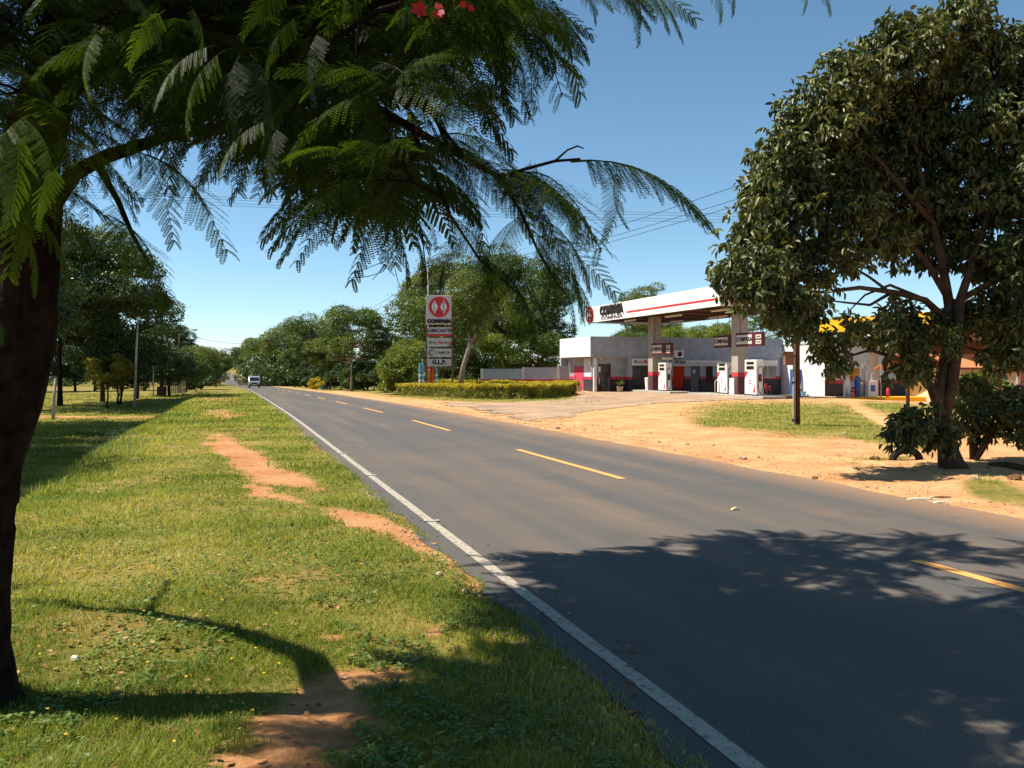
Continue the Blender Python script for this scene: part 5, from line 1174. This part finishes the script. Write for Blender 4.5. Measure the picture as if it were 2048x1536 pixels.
# ------------------------------------------------------------------ tiled house at the right
hz = 50; x0 = (1900-CX)*hz/F
HS = thing('tiled_house', 'cream walled house with an orange tiled roof behind the big right tree', 'house', (x0, hz, Hs(x0, hz)-.1), .1)
MB().box(1.0, 12, 0, .25, 0, 2.3).box(1.0, 1.25, .25, 6, 0, 2.3).build('wall', mat('cream_block', (.62, .50, .34), .85, .1, .15, 2, bump=.2), HS)
tile = bpy.data.materials.new('roof_tile'); nt, N, Lk = nodes_of(tile); b = N['Principled BSDF']; b.inputs['Roughness'].default_value = .85
tc = N.new('ShaderNodeTexCoord'); br = N.new('ShaderNodeTexBrick'); br.inputs['Scale'].default_value = 5; br.inputs['Color1'].default_value = (.52, .17, .06, 1); br.inputs['Color2'].default_value = (.62, .25, .10, 1); br.inputs['Mortar'].default_value = (.2, .06, .03, 1)
Lk.new(tc.outputs['Object'], br.inputs['Vector']); Lk.new(br.outputs[0], b.inputs['Base Color'])
MB().prism([(-1.4, 2.15), (3, 3.6), (7.4, 2.15), (7.4, 2.27), (3, 3.74), (-1.4, 2.27)], -.6, 12.5, axis='x').build('roof', tile, HS)
for xx_ in (.2, 4.5): MB().box(xx_-.1, xx_+.1, -1.1, -.9, 0, 2.2).build('post', M_concrete, HS)
MB().box(2.5, 3.6, -.03, -.001, .9, 1.8).build('window', M_glass, HS)
GW = thing('garden_wall', 'cream block garden wall beside the round bush at the right edge', 'wall', ((1992-CX)*46/F, 46, Hs((1992-CX)*46/F, 46)-.1), -.1)
MB().box(0, 3.2, 0, .15, 0, 1.45).build('wall', MATS['cream_block'], GW); MB().box(-.02, 3.22, -.02, .17, 1.451, 1.5).build('coping', M_concrete, GW)
x_ = (2030-CX)*38/F; t = thing('fence_post', 'grey leaning concrete post before the garden wall', 'post', (x_, 38, Hs(x_, 38))); MB().tube([(0, 0, -.1), (.12, 0, 1.5)], [.07, .06], 4).build('post', M_concrete, t)
x_ = (2052-CX)*30/F; t = thing('fence_post', 'dark red post at the very right picture edge', 'post', (x_, 30, Hs(x_, 30))); MB().box(-.12, .12, -.12, .12, -.1, 2.1).build('post', M_maroon, t)
TH_ = thing('roadside_shelter', 'dark brown roofed open shelter half hidden by the big right tree', 'shelter', ((2010-CX)*32/F, 32, Hs((2010-CX)*32/F, 32)), .15)
MB().prism([(-1.5, 2.35), (1.5, 3.3), (4.5, 2.35), (4.5, 2.45), (1.5, 3.42), (-1.5, 2.45)], -1.4, 6, axis='x').build('roof', mat('dark_thatch', (.09, .04, .022), .9, .1, .3, 5, bump=.6), TH_)
for xx_ in (-1.2, 2.4, 5.6):
    for yy_ in (-1.2, 4.2): MB().tube([(xx_, yy_, -.1), (xx_, yy_, 2.45)], .08, 8).build('post', M_wood, TH_)

# ------------------------------------------------------------------ sign tower
sz = 60.0; sx0 = (851-CX)*sz/F; gzs = Hs((878-CX)*sz/F, sz)
S = thing('sign_tower', 'tall fuel station sign tower with five white panels on two posts behind the hedge', 'sign', (sx0, sz, gzs), .06)
pxm = sz/F
def vz(v): return HC+(VH-v)*pxm-gzs
wdt = 54*pxm
MB().box(.0, .13, -.06, .10, -.3, vz(612)).build('post', M_rust, S); MB().box(wdt-.07, wdt+.06, -.06, .10, -.3, vz(612)).build('post', M_rust, S)
def panel(v0, v1, m=mat('sign_grey', (.46, .45, .47), .5, .3, .12, 3)): return MB().box(.14, wdt-.08, -.10, .12, vz(v1), vz(v0)).build('panel', m, S, bevel=.012)
mp_ = MB().box(.05, wdt-.08, -.14, .16, vz(649), vz(591)).build('panel', mat('sign_white', (.52, .50, .49), .5, .3, .08, 3), S, bevel=.015)
cxs = (wdt+.03)/2
emblem(mp_, (cxs, -.14, vz(614)), .73, (math.pi/2, 0, 0), .03)
text('lettering', 'COMPASA', .33, M_ink, mp_, (cxs, -.17, vz(643)), sx=1.12, bold=.03, ext=.03)
a_ = panel(654.5, 668); text('lettering', 'LUBRICANTES', .34, M_ink, a_, (cxs+.02, -.106, vz(661.5)), sx=.80, bold=.012)
MB().box(.14, wdt-.08, -.11, .10, vz(672.5), vz(668.5)).build('red_rail', M_red, S)
a_ = panel(676, 693.5)
cols = [M_green, M_red, M_green, M_red, M_red, M_red, M_red, M_green, M_blue, M_red, M_red]; xx = .20
for ch, mt in zip('Mini-Market', cols):
    wd = {'M': .22, 'i': .085, '-': .15, 'n': .155, 'r': .11, 't': .11}.get(ch, .155)
    text('letter', ch, .28, mt, a_, (xx+wd/2, -.106, vz(685)), bold=.01); xx += wd
a_ = panel(697, 714); text('lettering', 'CAMICA', .25, M_ink, a_, (cxs+.23, -.106, vz(705.5)), sx=1.12, bold=.004)
lg = MB()
for r_, a0, a1, t_ in ((.22, .6, 5.4, .025), (.155, 1.0, 5.0, .02), (.10, 1.4, 6.0, .015)): lg.tube([(.42+r_*math.cos(a), -.106, vz(705.5)+r_*math.sin(a)) for a in np.linspace(a0, a1, 18)], t_, 5)
lg.build('swirl_logo', mat('logo_grey', (.08, .10, .13), .6, .2, .1, 3), a_)
a_ = panel(718, 732); text('lettering', 'G.L.P.', .40, M_ink, a_, (cxs, -.106, vz(725)), sx=1.05, bold=.022)
MB().box(.14, wdt-.08, -.05, .06, vz(737), vz(734)).build('red_rail', M_rust, S)
sp_ = MB()
for v in (651.5, 674, 695, 716):
    for f in (.25, .75): sp_.box(wdt*f-.03, wdt*f+.03, -.03, .05, vz(v+2.4), vz(v-2.4))
sp_.build('spacer', M_rust, S)
# coloured posts behind
for i, (u, h, m_, lab) in enumerate([(840, 2.3, 'lb', 'light blue post left of the sign tower foot'), (846, 2.3, 'lb', 'pale blue striped post touching the left tower post'), (860, 2.2, 'or', 'orange post between the two legs of the sign tower, left one'), (866, 1.9, 'or', 'orange post between the two legs of the sign tower, right one'), (873, 2.3, 'lb', 'light blue striped post near the right tower leg')]):
    z = 64; x_ = (u-CX)*z/F; t = thing('painted_post', lab, 'post', (x_, z, Hs(x_, z)), 0)
    m = MATS['light_blue'] if m_ == 'lb' else mat('orange_paint', (.6, .12, .03), .6, .2, .15, 4)
    if m_ == 'lb':
        MB().tube([(0, 0, 0), (0, 0, h)], .09, 8).build('post', m, t)
        for k in range(4): MB().tube([(0, 0, .15+k*.38), (0, 0, .30+k*.38)], .095, 8).build('stripe', M_white, t)
    else: MB().tube([(0, 0, 0), (0, 0, h)], .11, 8).build('post', m, t); MB().lathe([(.13, 0), (.13, .06)], (0, 0, h), 8).build('cap', M_white, t)

# ------------------------------------------------------------------ hedge (yellow topped), one planted row
path_px = [(800, 791), (870, 793.5), (940, 797), (1010, 799), (1075, 798), (1125, 793), (1138, 789)]
hp = [ground_at(u, v)[:2]+np.array([0, .55]) for u, v in path_px]
back = [(1120, 786.0), (1040, 784.0), (950, 783), (860, 782.8), (805, 785.0)]
hp2 = hp + [ground_at(u, v)[:2] for u, v in back]
Hd = thing('hedge', 'clipped low hedge with yellow topped leaves curving round the sign tower', 'hedge', (hp[0][0], hp[0][1], Hs(*hp[0])))
HL = np.array(Hd.location); rng = np.random.default_rng(8); P = []; kind = []; D = []
cores = []
for a, b_ in zip(hp2[:-1], hp2[1:]):
    ln = np.linalg.norm(b_-a); nn = int(ln*(3000 if a[1] < 56 else 1500)); t = rng.random(nn)[:, None]; c = a*(1-t)+b_*t
    nrm = np.array([-(b_-a)[1], (b_-a)[0]])/ln; off = np.clip(rng.normal(0, .8, nn), -1, 1)
    hh = .76+.16*(fbm(c[:, 0]*1.6, c[:, 1]*1.6, 4)-.5)*2; surf = rng.random(nn)
    z = np.where(surf < .45, hh*rng.uniform(.93, 1.07, nn), hh*rng.random(nn)); o_ = np.where(surf < .45, off*.50, np.sign(rng.normal(size=nn))*rng.uniform(.36, .52, nn))
    o_ += (fbm(c[:, 0]*3, c[:, 1]*3+z*3, 14)-.5)*.5
    xy = c+nrm*o_[:, None]; g0 = H(xy[:, 0], xy[:, 1]); P.append(np.stack([xy[:, 0], xy[:, 1], g0+.03+z], -1)); kind.append(z/hh)
P = np.concatenate(P)-HL; kind = np.concatenate(kind)
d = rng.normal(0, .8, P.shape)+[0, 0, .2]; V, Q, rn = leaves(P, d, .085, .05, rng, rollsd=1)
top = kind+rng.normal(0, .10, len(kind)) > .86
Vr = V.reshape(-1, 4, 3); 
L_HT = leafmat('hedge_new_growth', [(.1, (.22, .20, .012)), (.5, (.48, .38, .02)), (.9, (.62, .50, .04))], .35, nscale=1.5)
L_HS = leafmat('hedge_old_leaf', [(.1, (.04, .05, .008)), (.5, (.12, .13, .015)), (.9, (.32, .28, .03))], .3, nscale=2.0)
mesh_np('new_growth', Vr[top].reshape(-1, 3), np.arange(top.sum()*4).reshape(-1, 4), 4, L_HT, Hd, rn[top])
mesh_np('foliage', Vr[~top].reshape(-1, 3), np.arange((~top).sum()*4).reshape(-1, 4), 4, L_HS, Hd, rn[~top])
T_('bush', 'small clipped yellow green shrub at the roadside before the dark yard', SP['bush'], 633, 101, .55, .6, L_HT, cat='bush')

# ------------------------------------------------------------------ poles, wires
x_ = (1590-CX)*26/F; gp = Hs(x_, 26)
PL = thing('utility_pole', 'dark wooden utility pole with a meter box and a pale conduit before the grass island', 'pole', (x_, 26, gp))
MB().tube([(.06, 0, -.2), (.05, 0, 3), (.04, 0, 8.2)], [.098, .09, .075], 12).build('pole', M_wood, PL, smooth=True)
MB().box(-.10, -.03, -.15, -.08, -.1, 3.6).build('conduit', mat('pale_conduit', (.42, .34, .27), .7, .2, .25, 5), PL, bevel=.01)
bx_ = MB().box(-.36, -.11, -.20, .0, 1.83, 2.20).build('meter_box', mat('rust_box', (.25, .12, .08), .7, .2, .3, 6), PL, bevel=.01); MB().box(-.42, -.13, -.23, .02, 2.2, 2.24).build('lid', M_rust, bx_)
MB().box(-1.1, 1.3, -.07, .07, 7.3, 7.45).build('crossarm', M_wood, PL)
for q in (-.95, -.3, .45, 1.15): MB().lathe([(.05, 0), (.07, .05), (.04, .14)], (q, 0, 7.45), 8).build('insulator', M_cream, PL)
for q in (.15, 1.3, 2.1): MB().tube([(-.11, -.10, q), (.0, -.10, q)], .06, 6).build('clamp', M_black, PL)
z = 74; x_ = (856-CX)*z/F; g = Hs(x_, z)
P2 = thing('utility_pole', 'thin utility pole with a crossarm rising behind the sign tower', 'pole', (x_, z, g))
hv = lambda v, z_=74, g_=g: HC+(VH-v)*z_/F-g_
MB().tube([(0, 0, -.2), (0, 0, hv(535))], [.14, .07], 8).build('pole', M_concrete, P2, smooth=True)
MB().box(-1.15, 1.05, -.05, .05, hv(572), hv(569.5)).build('crossarm', M_black, P2)
for q in (-1.05, -.2, .95): MB().lathe([(.04, 0), (.06, .06), (.03, .3)], (q, 0, hv(569.5)), 6).build('insulator', M_black, P2)
def wire(label, a, b_, sag, r=.012, grp=None):
    n = 24; a = np.array(a); b_ = np.array(b_); pts = [tuple(a*(1-t)+b_*t-np.array([0, 0, sag*4*t*(1-t)])) for t in np.linspace(0, 1, n)]
    o = MB().tube(pts, r, 5).build('overhead_wire', M_black); return tag(o, label, 'wire', grp)
names = ['left', 'middle', 'right']
for i, (q1, q2) in enumerate(((-1.05, -.95), (-.2, .45), (.95, 1.15))):
    p1 = (x_+q1, z, g+hv(563)); p2 = ((1590-CX)*26/F+q2, 26, gp+7.6)
    wire('overhead wire from the sign tower pole to the wooden pole, %s of three' % ['lowest', 'middle', 'topmost'][i], p1, p2, .35, .011, 'wires rising to the right across the sky')
for i, q1 in enumerate((-1.05, -.2, .95)):
    wire('thin wire from the sign tower pole going away down the road, %s of three' % names[i], (x_+q1, z, g+hv(563)), ((560-CX)*150/F+q1, 150, 6.2), 1.2, .016, 'wires going away down the road')
for i, dv in enumerate((0, 5, 12, 17)):
    wire('long level wire high across the sky, %s of four' % ['top', 'second', 'third', 'lowest'][i], W(150, 377+dv, 88), W(2300, 425+dv, 96), 1.2, .016, 'level wires crossing the whole sky')
# left side poles
def pole(label, u, v0, v1, z, r, m, name='pole_', lean=0):
    x = (u-CX)*z/F; g = Hs(x, z); t = thing(name, label, 'pole', (x, z, g)); h = HC+(VH-v1)*z/F-g
    MB().tube([(0, 0, -.2), (lean*.35, 0, h*.5), (lean, 0, h)], [r*1.25, r, r*.75], 8).build('shaft', m, t, smooth=True); return t, h
z1 = ground_at(269, 815)[1]
t, h = pole('thin grey leaning lamp pole standing on the lower grass at left', 269, 815, 640, z1, .085, mat('pale_pole', (.42, .36, .30), .8, .1, .3, 5), 'lamp_pole', .25)
MB().lathe([(.05, 0), (.13, .05), (.12, .2), (.05, .26)], (.25, 0, h-.02), 10).build('lamp', M_cream, t)
t, h = pole('dark brown utility pole with a box at its foot on the left', 323, 785, 616, 72, .14, M_wood, 'utility_pole')
MB().box(-.28, .28, -.28, .28, -.1, .75).build('foot_box', M_wood, t); MB().tube([(0, 0, h-.5), (.5, 0, h-.35), (.95, 0, h-.45)], .03, 6).build('arm', M_steel, t); MB().box(.75, 1.15, -.08, .08, h-.52, h-.44).build('lamp', M_greyp, t)
t, h = pole('street light with a curved arm over the left road edge', 359, 780, 664, 86, .11, M_wood, 'street_light')
MB().tube([(0, 0, h-.55), (.3, 0, h-.2), (.75, 0, h+.18), (1.25, 0, h+.26), (1.5, 0, h+.24)], .035, 6).build('arm', M_steel, t, smooth=True); lp = MB().lathe([(.05, 0), (.12, .1), (.1, .35), (.03, .42)], (0, 0, 0), 8).build('lamp', M_steel, t); lp.location = (1.4, 0, h+.22); lp.rotation_euler = (0, math.pi/2, 0)
MB().box(-.1, .5, -.05, .05, h-.1, h).build('bracket', M_wood, t)
wire('thin wire from the street light across the road to the far trees', ((361-CX)*86/F, 86, HC+(VH-667)*86/F), ((520-CX)*150/F, 150, HC+(VH-684)*150/F), .6, .02)
pole('pale thin pole top seen against the dark trees at left', 240, 0, 616, 70, .05, mat('dull_pole', (.24, .20, .17), .8, .1, .3, 5), 'thin_pole')
pole('short pale thin pole left of the brown utility pole', 307, 0, 643, 70, .05, MATS['pale_pole'], 'thin_pole')
pole('short leaning pale post at the foot of the left trees', 106, 0, 757, 50, .09, MATS['pale_pole'], 'leaning_post', .15)
pole('plain pole between the round crowned tree and the sign tower', 787, 0, 679, 92, .12, MATS['pale_pole'], 'utility_pole')
# slat fence on the left
z = 74; fa = (300-CX)*z/F; fb = (352-CX)*z/F
FN = thing('slat_fence', 'low pale slat fence behind the brown utility pole', 'fence', (fa, z+2, Hs(fa, z+2)))
q = MB(); k = 0; xx = 0
rq = random.Random(2)
while xx < (fb-fa): q.box(xx, xx+.13, 0, .03, 0, 1.15+rq.uniform(-.08, .08)); xx += .17
q.build('slats', mat('weathered_slat', (.33, .29, .22), .9, .1, .4, 4), FN); MB().box(0, fb-fa, .031, .07, .3, .38).box(0, fb-fa, .031, .07, .85, .93).build('rail', MATS['weathered_slat'], FN)

# ------------------------------------------------------------------ van
Lv, sv = 3.35, 142.0; p = LS(Lv, sv)
VN = thing('van', 'light grey van coming towards the camera on the distant road', 'van', (p[0], p[1], float(prof(sv))), TH)
M_van = mat('silver_paint', (.26, .27, .29), .3, .6, .05, 2)
# side profile (y forward = towards camera is -y), z up
prf = [(-2.15, .35), (-2.2, .75), (-2.1, 1.0), (-1.75, 1.12), (-1.15, 1.72), (-.9, 1.86), (1.9, 1.88), (2.1, 1.75), (2.15, .4)]
MB().prism(prf, -.84, .84, axis='x').build('body', M_van, VN, bevel=.07)
MB().add([(-.74, -1.79, 1.14), (.74, -1.79, 1.14), (.66, -1.21, 1.70), (-.66, -1.21, 1.70)], [(0, 1, 2, 3)]).build('windscreen', M_glass, VN)
for sg in (-1, 1):
    MB().box(sg*.845-.005, sg*.845+.005, -1.0, 1.8, 1.2, 1.68).build('side_window', M_glass, VN)
    MB().box(sg*.58-.16, sg*.58+.16, -2.23, -2.17, .72, .90).build('headlight', M_cream, VN, bevel=.02)
    MB().box(sg*.95-.09, sg*.95+.09, -1.45, -1.35, 1.12, 1.28).build('mirror', M_van, VN, bevel=.02)
    for yy_ in (-1.4, 1.35):
        wl = thing('wheel', None, None, (0, 0, 0)); wl.parent = VN; wl.location = (sg*.74, yy_, .33)
        MB().tube([(-.1, 0, 0), (.1, 0, 0)], .33, 18).build('tyre', rub, wl, bevel=.02); MB().tube([(-.11, 0, 0), (.11, 0, 0)], .19, 12).build('rim', M_steel, wl)
MB().box(-.40, .40, -2.235, -2.19, .70, .90).build('grille', M_black, VN); MB().box(-.8, .8, -2.26, -2.12, .34, .52).build('bumper', M_black, VN, bevel=.03)
MB().box(-.24, .24, -2.275, -2.261, .50, .61).build('number_plate', M_white, VN)
MB().tube([(-.3, -1.62, 1.2), (.3, -1.7, 1.21)], .01, 4).build('wiper', M_black, VN)

# small shadow caster over the road is a wire knot; yard items in the dark entrance
x_ = (647-CX)*105/F; t = thing('water_drum', 'small blue drum standing in the shaded yard behind the clipped roadside shrub', 'drum', (x_, 105, Hs(x_, 105)))
MB().lathe([(.28, 0), (.30, .05), (.31, .4), (.30, .8), (.28, .85), (.24, .86)], n=14).build('body', M_blue, t, smooth=True); MB().lathe([(.29, .861), (.29, .9)], n=14).build('lid', M_white, t)
rl = np.random.default_rng(55); n = 2600; y = 3.0*(26/3.0)**rl.random(n); u = rl.uniform(-60, 1300, n); x = (u-CX)*y/F
k_ = int(n*.35); y[:k_] = rl.normal(14.6, 2.2, k_); x[:k_] = rl.normal(8.3, 2.0, k_)
L_, s_ = toLS(x, y); ok = ((L_ < RL0+.5) | (L_ > RL1-.4)); x = x[ok]; y = y[ok]; L_ = L_[ok]; z = np.where((L_ > RL0) & (L_ < RL1), .008, H(x, y)+np.where(L_ < RL0, .022, .012))
d_ = np.stack([rl.normal(size=len(x)), rl.normal(size=len(x)), rl.normal(0, .18, len(x))], -1)
V, Q, rn = leaves(np.stack([x, y, z], -1), d_, .055, .026, rl, rollsd=.35, curl=.1)
tag(mesh_np('leaf_litter', V, Q, 4, leafmat('dry_leaf', [(.1, (.10, .045, .018)), (.5, (.26, .13, .05)), (.9, (.48, .32, .15))], .1, .7, .1), None, rn), 'dry fallen leaves strewn on the verges', 'leaves', kind='stuff')
# broad leaved weeds between the blades
n = 9000; y = 3.0*(14/3.0)**rl.random(n); u = rl.uniform(-60, 1250, n); x = (u-CX)*y/F; L_, s_ = toLS(x, y); ok = (L_ < RL0-.02) & (fbm(x*1.4, y*1.4, 44) > .50) & (dirt_mask(x, y) < .6); x = x[ok]; y = y[ok]
k = 4; xx_ = np.repeat(x, k); yy_ = np.repeat(y, k); P = np.stack([xx_, yy_, H(xx_, yy_)+rl.uniform(.012, .045, len(xx_))], -1); az = rl.uniform(0, 6.28, len(xx_))
V, Q, rn = leaves(P, np.stack([np.cos(az), np.sin(az), rl.uniform(-.1, .5, len(az))], -1), .030, .019, rl, rollsd=.3)
tag(mesh_np('weeds', V, Q, 4, leafmat('weed_leaf', [(.1, (.05, .10, .015)), (.5, (.11, .18, .03)), (.9, (.22, .28, .06))], .3, .5, .3), None, rn), 'low broad leaved weeds in the left verge', 'weeds', kind='stuff')
# small yellow flowers and seed stalks in the verge
fy = mat('yellow_petal', (.75, .5, .02), .7, .2, .1, 9); FV = []; FF = []; rf = np.random.default_rng(12)
for i in range(90):
    u = rf.uniform(60, 560); v = rf.uniform(1000, 1500)
    if i < 30: u = rf.normal(430, 50); v = rf.normal(1010, 15)
    p = ground_at(u, v); c = np.array([p[0], p[1], Hs(p[0], p[1])+rf.uniform(.03, .06)]); n = len(FV)
    if toLS(p[0], p[1])[0] > 1.5: continue
    for k in range(5): a = k*1.2566; FV.append(tuple(c+[.009*math.cos(a), .009*math.sin(a), .002*(k % 2)]))
    FF.append([n, n+1, n+2, n+3, n+4])
me = bpy.data.meshes.new('verge_flowers'); me.from_pydata(FV, [], FF); me.materials.append(fy); o = bpy.data.objects.new('verge_flowers', me); COL.objects.link(o); tag(o, 'tiny yellow flowers scattered in the left verge grass', 'flowers', kind='stuff')
st_ = MB(); rs_ = random.Random(6)
for i in range(34):
    p = ground_at(rs_.gauss(235, 28), rs_.gauss(915, 14)); h = rs_.uniform(.25, .5); g = Hs(p[0], p[1]); dx = rs_.uniform(-.1, .1)
    st_.tube([(p[0], p[1], g), (p[0]+dx*.5, p[1], g+h*.7), (p[0]+dx, p[1], g+h)], .0025, 3)
    for q in (-1, 1): st_.tube([(p[0]+dx, p[1], g+h), (p[0]+dx+q*.07, p[1], g+h+.03), (p[0]+dx+q*.10, p[1], g+h-.01)], .003, 3)
o = st_.build('seed_stalks', mat('dry_stalk', (.45, .42, .25), .8, .1, .2, 9)); tag(o, 'pale grass seed stalks on the crest of the left bank', 'grass', kind='stuff')
print('script done')
